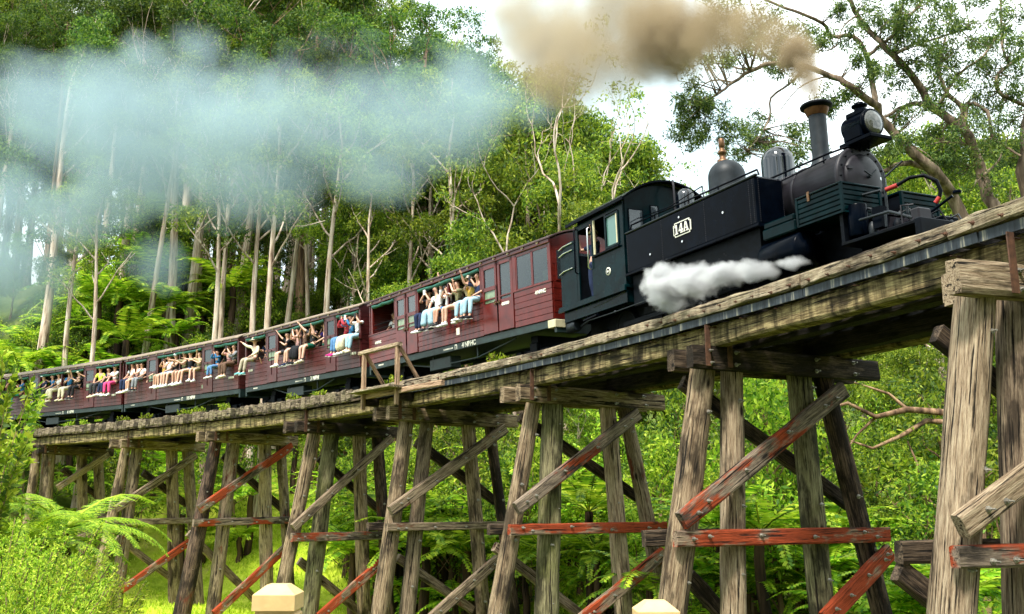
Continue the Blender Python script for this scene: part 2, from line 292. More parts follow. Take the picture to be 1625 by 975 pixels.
for bn in ORD:
    d=BENTS[bn]; s=d['s']; fwd,side=trk_dir(s); c=trk(s)
    MW=frame(c,side,-fwd if False else Vector((0,0,1)).cross(side),Vector((0,0,1)))   # local X = eye side, Y = along track, Z up
    be=empty('trestle_bent',BI@MW,bridge); inv=Matrix.Identity(4)
    fy=MW.to_3x3().inverted()@fwd; fs=1 if fy.y>0 else -1     # local Y sign of "towards the near end"
    bolts=MB()
    for k,(u1,z1,u2,z2,w1,w2) in enumerate(d['posts']):
        seed+=1; sh_=dict(G=.19,F=.13,E=.09,D=.05,C=.02).get(bn,0); u1-=sh_; u2-=sh_; zb=-6.2; t=(zb-z1)/(z2-z1); ub=u1+(u2-u1)*t
        p=Vector((u1,0,z1+.12)); q=Vector((ub,0,zb)); r1=w1/2; r2=(w1+(w2-w1)*min(t,1.3))/2
        mw,L=beam_frame(p,q,(0,1,0))
        log(L,r1,r2,14,12,.045,seed).build('post',(W_BLK if (bn,k) in (('F',3),('D',3),('B',0),('C',3)) else W_MOSS if (bn,k) in (('F',2),('C',1),('E',1)) else W_PALE if (bn,k) in (('G',0),('F',1),('E',2),('B',2)) else W_POST if k%2==0 else W_BROWN),be,mw=mw)
        for zz in (1.6,.2,-.9,-2.2): 
            uu=u1+(u2-u1)*(zz-z1)/(z2-z1); bolt(bolts,(uu+rnd.uniform(-.05,.05),fs*(r1*.97),zz+rnd.uniform(-.3,.3)),(0,fs,0))
    for k,sg in enumerate((1,-1)):       # a pair of cap timbers clasping the post heads
        seed+=1; a=d['w']+((.0 if bn=='G' else .02 if bn=='F' else .10) if sg<0 else (.42 if bn=='G' else .0))+rnd.uniform(-.02,.02); e=-d['w']-rnd.uniform(0,.08)-(.08 if sg>0 else 0)
        mw,L=beam_frame((a,fs*sg*.235,2.225),(e,fs*sg*.235,2.225),(0,0,1))
        timber(L,.19,.35,8,.010,seed,.05).build('cap',W_DARK if bn in 'FCZ' else (W_PALE if bn=='G' else W_POST),be,mw=mw)
        if sg>0:
            for uu in (d['w']-.35,d['w']-.85,-.6,-1.4):
                for zz in (2.13,2.32): bolt(bolts,(uu+rnd.uniform(-.04,.04),fs*.33,zz),(0,fs,0),.033,.07)
    for (ty,u1,z1,u2,z2,wd,cl) in d['braces']:
        seed+=1; off={'f':.31,'r':-.31,'g':.27,'gr':-.27}[ty]+(.0 if ty[0]!='g' else -.01); th=.13
        ln=math.hypot(u2-u1,z2-z1); 
        mw,L=beam_frame((u1,fs*off,z1),(u2,fs*off,z2),(0,1,0))
        timber(L,wd,th,8,.007,seed,.04).build('brace' if ty in 'fr' else 'girt',COLM[cl],be,mw=mw)
        if ty in ('f','g'):
            for tt in (.07,.13,.36,.62,.86,.93):
                bolt(bolts,(u1+(u2-u1)*tt+rnd.uniform(-.03,.03),fs*(off+th/2),z1+(z2-z1)*tt+rnd.uniform(-.05,.05)),(0,fs,0),.03,.07)
    for k in (0,1):                      # rusty iron strap tying cap to stringer
        x=d['w']-.28-.42*k
        MB().bb(x-.045,x+.045,fs*.335,fs*.352,2.08,2.72).build('iron_strap',RUST,be)
    bo=bolts.build('bolts',STEEL,be); bo['kind']='stuff'
# stringers, corbels, sleepers, rails, kerbs
SEG=[BENTS[b]['s'] for b in ORD]
for i in range(len(SEG)-1):
    a,b=SEG[i],SEG[i+1]
    for lat in (1.32,.78,-.78,-1.32):
        seed+=1; p=trk(a,lat,2.565); q=trk(b,lat,2.565); mw,L=beam_frame(p,q,(0,0,1))
        bput('stringer',timber(L+.02,.30,.33,10,.014,seed),W_STR if abs(lat)>1 else W_SHADE,mw)
    for lat in (1.31,-1.31):             # corbel under the joint of two stringers
        seed+=1; p=trk(a-.75,lat,2.33); q=trk(a-.32,lat,2.33)
TIE0,TIE1=-6.0,52.0
s=TIE0
tie_me=[timber(3.16,.20,.15,6,.010,900+k,.04).mesh('sleeper',W_SHADE) for k in range(4)]
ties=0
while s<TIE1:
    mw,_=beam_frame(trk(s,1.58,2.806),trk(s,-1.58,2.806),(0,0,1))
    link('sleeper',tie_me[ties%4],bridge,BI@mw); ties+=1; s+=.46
s=-6.0; k=0
while s<22.2:                            # long kerb timbers near the eye, butted end to end
    L0=rnd.choice((2.6,3.4,4.2)); e=min(s+L0,22.2); seed+=1
    for lat in (1.55,-1.55):
        mw,L=beam_frame(trk(s+.008,lat,2.955),trk(e-.008,lat,2.955),(0,0,1))
        bput('kerb_timber',timber(L,.24,.17+.02*rnd.random(),12,.014,seed,.03),W_KERB,mw)
    s=e
blk=[timber(.27,.24,.26+.03*k,3,.018,300+k,.06).mesh('kerb_block',W_BLOCK) for k in range(4)]
s=22.3; k=0
while s<51:                              # further off the kerb is a row of short blocks
    for lat in (1.55,-1.55):
        mw,_=beam_frame(trk(s,lat,2.925+rnd.uniform(-.012,.012)),trk(s+.27,lat,2.925),(0,0,1)); link('kerb_block',blk[rnd.randrange(4)],bridge,BI@mw)
    s+=.29
s=-6.0
while s<51:                              # stained flashing strip along the sleeper ends
    e=s+3.0
    mb=MB(); pts=[trk(s+(e-s-.01)*j/4,1.62+rnd.uniform(-.012,.012),2.785+rnd.uniform(-.006,.006)) for j in range(5)]
    o=pts[0]; fwd,side=trk_dir(s); mw,L=beam_frame(pts[0],pts[-1],(0,0,1)); mi=mw.inverted()
    for j in range(4):
        a,b=mi@pts[j],mi@pts[j+1]; mb.bar(a,b,.03,.115 if s<21 else .07)
    bput('flashing_strip',mb,LIP if s<21 else W_DARK,mw); s=e
for lat in (.38,-.38):                   # the two running rails
    mb=MB(); o=trk(20)
    for k in range(60):
        s0=-6+k; a=trk(s0,lat,0)-o; b=trk(s0+1.0,lat,0)-o
        for z,wd,h in ((2.89,.09,.015),(2.925,.015,.06),(2.955,.05,.03)): mb.bar(a+Vector((0,0,z)),b+Vector((0,0,z)),wd,h)
    mb.build('rail',RUST,bridge)
kb=MB(); o=trk(20)
for k in range(140):                     # nuts and bolt heads along the kerb and stringers
    s0=-5+k*.4; fwd,side=trk_dir(s0)
    if s0<22: bolt(kb,trk(s0,1.67,2.93+.03*rnd.uniform(-1,1))-o,side,.026,.05)
    if k%2: bolt(kb,trk(s0,1.47,2.68)-o,side,.02,.12)
kb=kb.build('kerb_bolts',RUST,bridge); kb['kind']='stuff'
# refuge platform with its railing
pf=empty('refuge_platform',BI@Matrix.Translation(trk(20.1,1.8,2.6)),bridge); PI_=Matrix.Translation(-trk(20.1,1.8,2.6))
def pput(name,a,b,wd,h,m,up=(0,0,1)):
    global seed; seed+=1; mw,L=beam_frame(a,b,up); return timber(L,wd,h,6,.006,seed,.03).build(name,m,pf,mw=PI_@mw)
PLAT=(19.25,21.0); PL=1.94
for s0 in PLAT:
    pput('bearer',trk(s0+.12,-.2,2.64),trk(s0+.12,PL+.02,2.64),.20,.26,W_DARK)
    pput('post',trk(s0,PL+.06,2.40),trk(s0,PL+.06,3.86),.11,.10,W_RAIL,up=trk_dir(s0)[1])
    pput('diagonal_stay',trk(s0,PL+.0,3.84),trk(s0,1.35,3.02),.08,.09,W_RAIL,up=trk_dir(s0)[0])
pput('top_rail',trk(PLAT[0]-.1,PL+.06,3.90),trk(PLAT[1]+.25,PL+.06,3.90),.13,.10,W_PALE)
for k in range(5):
    pput('plank',trk(PLAT[0]-.25,1.78+k*.13,2.83),trk(PLAT[1]+.25,1.78+k*.13,2.83),.12,.055,W_KERB)
pput('edge_beam',trk(PLAT[0]-2.1,PL-.02,2.74),trk(PLAT[1]+.2,PL-.02,2.74),.10,.13,W_RAIL)
# ================================================================== vehicles: local X forward, local -Y the side of the eye, Z up from the rail
def vehicle_matrix(sr,sf,roll):
    a,b=trk(sr,0,RAIL),trk(sf,0,RAIL); fw=(b-a).normalized(); sd=Vector((fw.y,-fw.x,0)); up=Vector((0,0,1)); r=R(roll)
    s2=sd*math.cos(r)-up*math.sin(r); u2=up*math.cos(r)+sd*math.sin(r); o=a+sd*.38-s2*.38
    return frame(o,fw,-s2,u2),(b-a).length
BLACK=plain('black_loco_paint',(.0008,.0018,.0042),.22,var=.4,scale=2.5,spec=.03,bump=.05)
CABM=plain('dark_green_black_paint',(.0008,.0080,.0100),.26,var=.4,scale=3,spec=.06,bump=.05)
GLOSS=plain('glossy_black_dome',(.001,.002,.005),.07,var=.2,scale=3,spec=.9)
SMOKEBOX=plain('smokebox_grey',(.016,.0145,.019),.45,.0,var=.3,scale=4,bump=.15,spec=.2)
CHIM=plain('chimney_grey',(.012,.016,.020),.48,0,var=.25,scale=7,spec=.22)
GRIME=plain('grimy_running_gear',(.0015,.0025,.0045),.55,0,var=.5,scale=8,bump=.2,spec=.08)
MAROON=plain('maroon_carriage_paint',(.098,.009,.006),.30,var=.22,scale=3,spec=.35)
MAROON_D=plain('dark_maroon_paint',(.062,.007,.007),.4,var=.2,scale=3)
MAROON_B=plain('brown_maroon_paint',(.062,.014,.012),.42,var=.2,scale=3)
ROOFM=plain('roof_canvas',(.20,.15,.11),.8,var=.25,scale=3)
ROOFD=plain('roof_dark_maroon',(.055,.022,.022),.55,var=.25,scale=3)
GREEN=plain('green_canvas_blind',(.010,.085,.060),.75,var=.25,scale=9,bump=.3)
UNDER=plain('dark_green_solebar',(.007,.020,.019),.5,var=.35,scale=5)
WHITE=plain('white_lettering',(.72,.70,.60),.6,var=.05)
CREAM=plain('cream_paint',(.55,.50,.32),.6,var=.12)
YELLOW=plain('varnished_yellow_board',(.42,.26,.06),.5,var=.2,scale=4)
COPPER=plain('copper_cap',(.16,.065,.035),.45,.6,var=.3,scale=8)
BRASS=plain('brass',(.13,.065,.028),.45,.6,var=.3,scale=10)
REDP=plain('red_coupling',(.32,.02,.015),.4)
CHROME=plain('polished_metal',(.55,.56,.55),.2,.9)
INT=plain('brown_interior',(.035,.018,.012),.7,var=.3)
def glass_mat(name,tint,rough=.05,alpha=.35):
    m,t,b=nodes(name); o=[n for n in t.nodes if n.type=='OUTPUT_MATERIAL'][0]
    b.inputs['Base Color'].default_value=(*tint,1); b.inputs['Roughness'].default_value=rough; b.inputs['Specular IOR Level'].default_value=.9
    tr=nd(t,'ShaderNodeBsdfTransparent',{'Color':(.75,.85,.82,1)}); mxs=nd(t,'ShaderNodeMixShader',{0:alpha}); t.links.new(tr.outputs[0],mxs.inputs[1]); t.links.new(b.outputs[0],mxs.inputs[2]); t.links.new(mxs.outputs[0],o.inputs[0]); return m
GLASS=glass_mat('window_glass',(.04,.05,.06),.06,.6)
GLASSC=glass_mat('cab_glass',(.10,.22,.19),.12,.75)
LENS=glass_mat('lamp_lens',(.07,.07,.06),.05,.85)
BLIND=plain('pale_green_glass',(.16,.22,.13),.25,var=.3,scale=6)
def letters(txt,size,m,parent,mw,name='lettering',ext=.004,sx=1.0,font=None):
    cu=bpy.data.curves.new(name,'FONT'); cu.body=txt; cu.size=size; cu.extrude=ext; cu.align_x='CENTER'; cu.align_y='CENTER'; cu.offset=.006 if size<.2 else .01
    cu.materials.append(m); o=bpy.data.objects.new(name,cu); col.objects.link(o); o.parent=parent; o.matrix_basis=mw@Matrix.Diagonal((sx,1,1,1)); return o
def side_text_mw(x,lat,z,rot=0):     # upright text facing the eye side; reads from -X? (forward is to the right of the picture)
    return frame((x,-lat,z),Vector((1,0,0)),Vector((0,0,1)),Vector((0,-1,0)))
def V(x,lat,z): return (x,-lat,z)
# ------------------------------------------------------------------ locomotive
LM,LL=vehicle_matrix(13.5,4.3,2)
lo=empty('steam_locomotive',LM); tag(lo,'black narrow gauge steam tank locomotive with number 14A pulling the maroon carriages','locomotive')
def part(mb,name,m,par=None): return mb.build(name,m,par or lo)
part(MB().bb(.15,7.5,-.42,.42,.42,.95).bb(7.5,8.84,-.42,.42,.3,.5),'main_frame',GRIME)
part(MB().bb(-.05,2.46,-1.06,1.06,.985,1.045,bev=.01).bb(-.05,2.46,-1.07,-1.03,.93,1.0).bb(-.05,2.46,1.03,1.07,.93,1.0).bb(.05,2.40,-.98,.98,.72,.95),'footplate',CABM)
# bunker
mb=MB()
for sg in (-1,1):
    prof=[(0,1.05),(.66,1.05),(.66,2.36),(.30,2.36),(.06,2.28),(0,2.12)]
    mb.poly(prof,.03,lambda a,b,d,sg=sg:(a,sg*(1.0-d),b))
mb.bb(.0,.04,-.98,.98,1.05,2.12); mb.bb(.02,.64,-.96,.96,1.9,1.94); part(mb,'coal_bunker',CABM)
mb=MB()
for z in (2.31,2.16,1.78): mb.tube([V(.0,1.03,z-.04),V(.18,1.03,z+.0),V(.55,1.03,z)],.014,6)
part(mb,'bunker_handrail',CHROME)
part(MB().bb(-.12,.0,-.7,.7,1.9,2.2,bev=.03),'rear_lamp_box',BLACK)
# cab
def sheet(sg):
    mb=MB(); y0,y1=sorted((sg*1.0,sg*.97))
    def bb(a,b,c,d): mb.bb(a,b,y0,y1,c,d)
    bb(.64,.74,1.05,2.62); bb(1.25,1.39,1.05,2.62); bb(.74,1.25,2.50,2.62)
    bb(1.39,2.42,1.05,1.86); bb(1.39,2.42,2.55,2.66); bb(1.76,1.82,1.86,2.55); bb(2.26,2.42,1.86,2.55)
    return mb
cs=part(sheet(-1),'cab_side',CABM); cs2=part(sheet(1),'cab_side',CABM)
for sg,p_ in ((-1,cs),(1,cs2)):
    f=MB()
    for a,b,c,d in ((1.80,2.28,1.86,1.90),(1.80,2.28,2.48,2.52),(1.80,1.84,1.9,2.48),(2.24,2.28,1.9,2.48)): f.bb(a,b,sg*1.0,sg*1.02,c,d)
    fr=part(f,'window_frame',CABM,p_)
    part(MB().bb(1.84,2.24,sg*.985,sg*.992,1.9,2.48),'pane',GLASSC,p_)
    part(MB().bb(2.19,2.225,sg*1.0,sg*1.015,1.9,2.48),'yellow_post',CREAM,p_)
    part(MB().bb(1.34,2.30,sg*1.0,sg*1.05,1.80,1.84,bev=.008),'arm_rest',BLACK,p_)
    part(MB().bb(1.365,1.40,sg*.99,sg*1.02,1.86,2.55),'window_post',CREAM,p_)
for x0,z0,z1 in ((.70,1.62,2.55),(1.22,1.60,2.46)):
    mb=MB().tube([V(x0,1.01,z1),V(x0,1.06,z1-.03),V(x0,1.06,z0+.03),V(x0,1.01,z0)],.017,8); part(mb,'door_handrail',CHROME if x0>1 else BLACK)
mb=MB(); yy=[-.95+1.9*i/12 for i in range(13)]          # spectacle plate with arched top
def arch(y): return 2.66+.44*(1-(y/1.08)**2)
for x in (2.40,.68):
    o=[(-.97,1.05),(.97,1.05)]+[(y,arch(y)-.03) for y in yy[::-1]]
    mb.poly(o,.03,lambda a,b,d,x=x:(x+d,a,b)) if x>2 else mb.poly([(-.97,2.45),(.97,2.45)]+[(y,arch(y)-.03) for y in yy[::-1]],.03,lambda a,b,d,x=x:(x+d,a,b))
sp=part(mb,'spectacle_plate',CABM)
for lat,w_,z0,z1 in ((.72,.30,2.12,2.5),(.28,.16,2.25,2.62),(-.28,.16,2.25,2.62),(-.72,.30,2.12,2.5)):
    part(MB().bb(2.432,2.445,lat-w_/2-.02,lat+w_/2+.02,z0-.02,z1+.02),'window_frame',BLACK,sp)
    part(MB().bb(2.446,2.452,lat-w_/2,lat+w_/2,z0,z1),'pane',GLASS,sp)
mb=MB(); ys=[-1.08+2.16*i/20 for i in range(21)]
vs=[(x,y,arch(y)+dz) for x in (.42,2.58) for dz in (0,.035) for y in ys]; n=21
fs=[(i,i+1,2*n+i+1,2*n+i) for i in range(20)]+[(n+i,3*n+i,3*n+i+1,n+i+1) for i in range(20)]+[(i,n+i,n+i+1,i+1) for i in range(20)]+[(2*n+i,2*n+i+1,3*n+i+1,3*n+i) for i in range(20)]+[(0,2*n,3*n,n),(n-1,2*n-1,4*n-1,3*n-1)]
mb.add(vs,fs,0,False); mb.bb(.42,2.58,-1.10,-1.06,2.64,2.70); mb.bb(.42,2.58,1.06,1.10,2.64,2.70); part(mb,'cab_roof',BLACK)
part(MB().tube([(1.0,.1,3.06),(1.05,.1,3.16),(1.35,.1,3.17),(1.4,.1,3.07)],.015,6),'roof_handle',BLACK)
part(MB().bb(.66,.70,-.96,.96,1.05,2.0).bb(2.2,2.38,-.6,.6,1.1,2.3).bb(.7,2.4,-.9,.9,1.05,1.08),'cab_interior',GRIME)
em=part(MB().lathe([(.078,0),(.078,.012),(.06,.014)],V(1.84,1.0,1.42),(0,-1,0),20),'emblem_plate',WHITE)
part(MB().lathe([(.055,0),(.055,.004)],V(1.84,1.0145,1.42),(0,-1,0),16),'emblem_ring',BLACK,em)
part(MB().poly([(-.035,-.01),(-.02,.022),(0,.01),(.02,.022),(.035,-.01),(.012,-.03),(0,-.012),(-.012,-.03)],.004,lambda a,b,d:(1.84+a,-1.019-d,1.42+b)),'emblem',WHITE,em)
# tanks
for sg in (-1,1):
    tk=part(MB().bb(2.46,6.10,sg*.42,sg*.995,1.22,2.0,bev=.035),'side_tank',BLACK)
    part(MB().bb(2.44,6.13,sg*.985,sg*1.03,1.18,1.235,bev=.012).bb(6.08,6.13,sg*.42,sg*1.02,1.18,1.235),'tank_ledge',BLACK,tk)
    part(MB().bb(2.46,6.12,sg*.95,sg*1.012,1.985,2.02,bev=.012),'tank_top_beading',CHIM,tk)
    rv=MB()
    for x in (2.52,3.61,4.82,5.93,6.02):
        for k in range(22): rv.lathe([(.009,0),(.006,.007)],(x,sg*.995,1.27+k*.032),(0,sg,0),5)
    for lat in (.47,.95):
        for k in range(22): rv.lathe([(.009,0),(.006,.007)],(6.10,sg*lat,1.27+k*.032),(1,0,0),5)
    for k in range(12): rv.lathe([(.009,0),(.006,.007)],(6.10,sg*(.5+.037*k),1.96),(1,0,0),5)
    rv=part(rv,'rivets',SMOKEBOX,tk); rv['kind']='stuff'
    part(MB().bb(2.5,6.0,sg*.35,sg*.9,.62,1.19),'firebox_side',GRIME)
    hr=MB()
    a=V(2.55,-sg*.9,2.16); b=V(6.05,-sg*.9,2.11)
    hr.tube([V(2.5,-sg*.9,2.02),a,b,V(6.08,-sg*.9,2.02)],.016,6); hr.tube([V(2.46,-sg*.72,2.32),V(3.6,-sg*.8,2.22),V(4.6,-sg*.82,2.30),V(4.62,-sg*.82,2.02)],.010,6)
    for x in (3.3,4.2,5.1): hr.tube([(x,sg*.9,2.0),(x,sg*.9,2.14)],.012,6)
    part(hr,'tank_handrail',BLACK)
    part(MB().lathe([(.02,0),(.02,.02)],(3.25,sg*.995,1.42),(0,sg,0),8).lathe([(.02,0),(.02,.02)],(4.15,sg*.995,1.86),(0,sg,0),8).lathe([(.02,0),(.02,.02)],(5.3,sg*.995,1.62),(0,sg,0),8).lathe([(.02,0),(.02,.02)],(4.2,sg*.995,1.42),(0,sg,0),8),'rivet_cap',CHROME,tk)
# number plate 14A: white frame and slab lettering
def plate(sg):
    X=lambda a,b,d:(4.22+a*(-sg),sg*(1.0+d),1.655+b)
    c=.035; W_,H_=.245,.125
    o=[(-W_,-H_+c),(-W_+c,-H_+c),(-W_+c,-H_),(W_-c,-H_),(W_-c,-H_+c),(W_,-H_+c),(W_,H_-c),(W_-c,H_-c),(W_-c,H_),(-W_+c,H_),(-W_+c,H_-c),(-W_,H_-c)]
    p=part(MB().poly(o,.012,X),'number_plate',WHITE); k=.90
    part(MB().poly([(a*k,b*(k-.05)) for a,b in o],.004,lambda a,b,d:X(a,b,d+.0125)),'plate_field',BLACK,p)
    L=MB(); Z=lambda a,b,d:X(a,b,d+.017)
    def pl(pts): L.poly([(a,b) for a,b in pts],.008,Z)
    pl([(-.185,-.085),(-.105,-.085),(-.105,-.062),(-.125,-.062),(-.125,.085),(-.155,.085),(-.19,.055),(-.19,.035),(-.162,.042),(-.162,-.062),(-.185,-.062)])
    pl([(-.085,-.04),(-.015,.085),(.015,.085),(.015,-.018),(.04,-.018),(.04,-.045),(.015,-.045),(.015,-.062),(.032,-.062),(.032,-.085),(-.038,-.085),(-.038,-.062),(-.02,-.062),(-.02,-.045),(-.085,-.045)])
    pl([(.05,-.085),(.10,-.085),(.10,-.064),(.088,-.064),(.096,-.036),(.136,-.036),(.144,-.064),(.130,-.064),(.130,-.085),(.195,-.085),(.195,-.064),(.18,-.064),(.135,.085),(.10,.085),(.062,-.064),(.05,-.064)])
    part(L,'lettering',WHITE,p)
    part(MB().poly([(-.05,-.018),(-.02,.035),(-.02,-.018)],.003,lambda a,b,d:X(a,b,d+.0255)).poly([(.104,-.012),(.129,-.012),(.117,.04)],.003,lambda a,b,d:X(a,b,d+.0255)),'letter_hole',BLACK,p)
plate(-1)
# boiler, smokebox, front
BZ=1.69
part(MB().lathe([(.46,2.45),(.46,5.5)],(0,0,BZ),(1,0,0),32),'boiler',BLACK)
sb=part(MB().lathe([(.47,5.35),(.475,5.36),(.475,7.18),(.50,7.19),(.50,7.25),(.47,7.26)],(0,0,BZ),(1,0,0),40),'smokebox',SMOKEBOX)
for x in (5.62,6.25): part(MB().lathe([(.481,x),(.487,x+.01),(.487,x+.05),(.481,x+.06)],(0,0,BZ),(1,0,0),40),'boiler_band',SMOKEBOX,sb)
dr=part(MB().lathe([(.37,7.26),(.37,7.285),(.33,7.31),(.2,7.345),(.05,7.36),(.001,7.36)],(0,0,BZ),(1,0,0),36),'smokebox_door',SMOKEBOX)
bb_=MB()
for k in range(16):
    a=2*math.pi*k/16; bb_.lathe([(.018,0),(.012,.02)],(7.26,.43*math.cos(a),BZ+.43*math.sin(a)),(1,0,0),6)
for k in range(10):
    x=5.7+k*.16
    for an in (50,130): a=R(an); bb_.lathe([(.012,0),(.008,.012)],(x,.478*math.cos(a),BZ+.478*math.sin(a)),(0,math.cos(a),math.sin(a)),5)
q=part(bb_,'smokebox_bolts',GRIME,sb); q['kind']='stuff'
part(MB().lathe([(.03,7.36),(.03,7.42)],(0,0,BZ),(1,0,0),10).tube([(7.41,0,BZ),(7.41,.12,BZ+.1)],.012).tube([(7.42,0,BZ),(7.42,-.13,BZ+.06)],.012),'door_handle',CHIM,dr)
for z in (BZ+.10,BZ-.17): part(MB().bb(7.28,7.33,-.34,-.02,z,z+.05),'door_hinge',SMOKEBOX,dr)
part(MB().ball((7.30,.30,BZ+.02),(.02,.045,.045)),'door_stud',CHROME,dr)
part(MB().poly([(-.40,.62),(.40,.62),(.33,1.30),(-.33,1.30)],1.2,lambda a,b,d:(6.0+d,a,b)),'saddle',GRIME)
def dome(x,r,z0,zc,zt,m,n='dome'):
    h=zt-zc; pr=[(r*1.18,z0),(r*1.05,z0+.08),(r,z0+.16),(r,zc)]+[(r*math.cos(t),zc+h*math.sin(t)) for t in [math.pi/2*k/9 for k in range(1,10)]]+[(.001,zt)]
    return part(MB().lathe(pr,(x,0,0),(0,0,1),32),n,m)
d1=dome(4.27,.325,2.02,2.66,2.97,CHIM,'steam_dome'); 
vm=MB(); vm.lathe([(.10,0),(.10,.05),(.06,.06),(.05,.16),(.075,.17),(.075,.22),(.045,.23),(.045,.29),(.055,.30),(.055,.44),(.045,.45)],(4.20,0,2.95),(0,0,1),12)
vm.tube([(4.20,.02,3.1),(4.08,.12,3.08),(4.0,.12,2.8)],.012); part(vm,'safety_valve',BRASS,d1)
dome(5.55,.265,2.02,2.52,2.77,GLOSS,'sand_dome')
dome(3.05,.17,2.05,2.66,2.82,GLOSS,'whistle_dome')
part(MB().tube([(2.72,0,2.5),(2.72,0,2.98),(2.68,.02,3.08),(2.64,.05,3.11)],.022,8),'whistle_pipe',SMOKEBOX)
ch=part(MB().lathe([(.20,2.06),(.175,2.14),(.145,2.2),(.13,2.3),(.135,2.95)],(6.50,0,0),(0,0,1),28),'chimney',CHIM)
part(MB().lathe([(.138,2.95),(.15,2.96),(.19,3.06)],(6.50,0,0),(0,0,1),28),'chimney_cap',COPPER,ch)
part(MB().lathe([(.19,3.06),(.245,3.09),(.25,3.12),(.235,3.14),(.15,3.14),(.12,3.0)],(6.50,0,0),(0,0,1),28),'chimney_rim',GRIME,ch)
hl=part(MB().lathe([(.19,7.12),(.20,7.14),(.20,7.50),(.212,7.51),(.212,7.56),(.19,7.565)],(0,0,2.46),(1,0,0),28).bb(7.15,7.5,-.20,.20,2.24,2.44,bev=.02),'headlamp',BLACK)
part(MB().lathe([(.19,7.545),(.17,7.575),(.10,7.595),(.001,7.60)],(0,0,2.46),(1,0,0),28),'lens',LENS,hl)
part(MB().lathe([(.185,7.50),(.10,7.40),(.001,7.36)],(0,0,2.46),(1,0,0),24),'reflector',CHROME,hl)
part(MB().bb(7.16,7.5,-.12,.12,2.62,2.70,bev=.015).lathe([(.10,2.70),(.08,2.72),(.08,2.76),(.115,2.775),(.115,2.80),(.06,2.82),(.06,2.84)],(7.34,0,0),(0,0,1),16),'lamp_vent',BLACK,hl)
part(MB().bb(7.08,7.68,-.22,.22,2.175,2.235,bev=.01).bar((7.25,0,2.12),(7.2,0,2.2),.2,.3),'lamp_bracket',BLACK)
mb=MB(); mb.tube([V(7.1,.06,2.13),V(7.15,.14,2.22),V(7.2,.2,2.25),V(7.25,.16,2.18),V(7.18,.1,2.14)],.012); mb.tube([V(7.3,.02,2.13),V(7.38,.06,2.23),V(7.42,.0,2.2),V(7.4,-.05,2.12)],.012); part(mb,'lamp_wiring',BLACK)
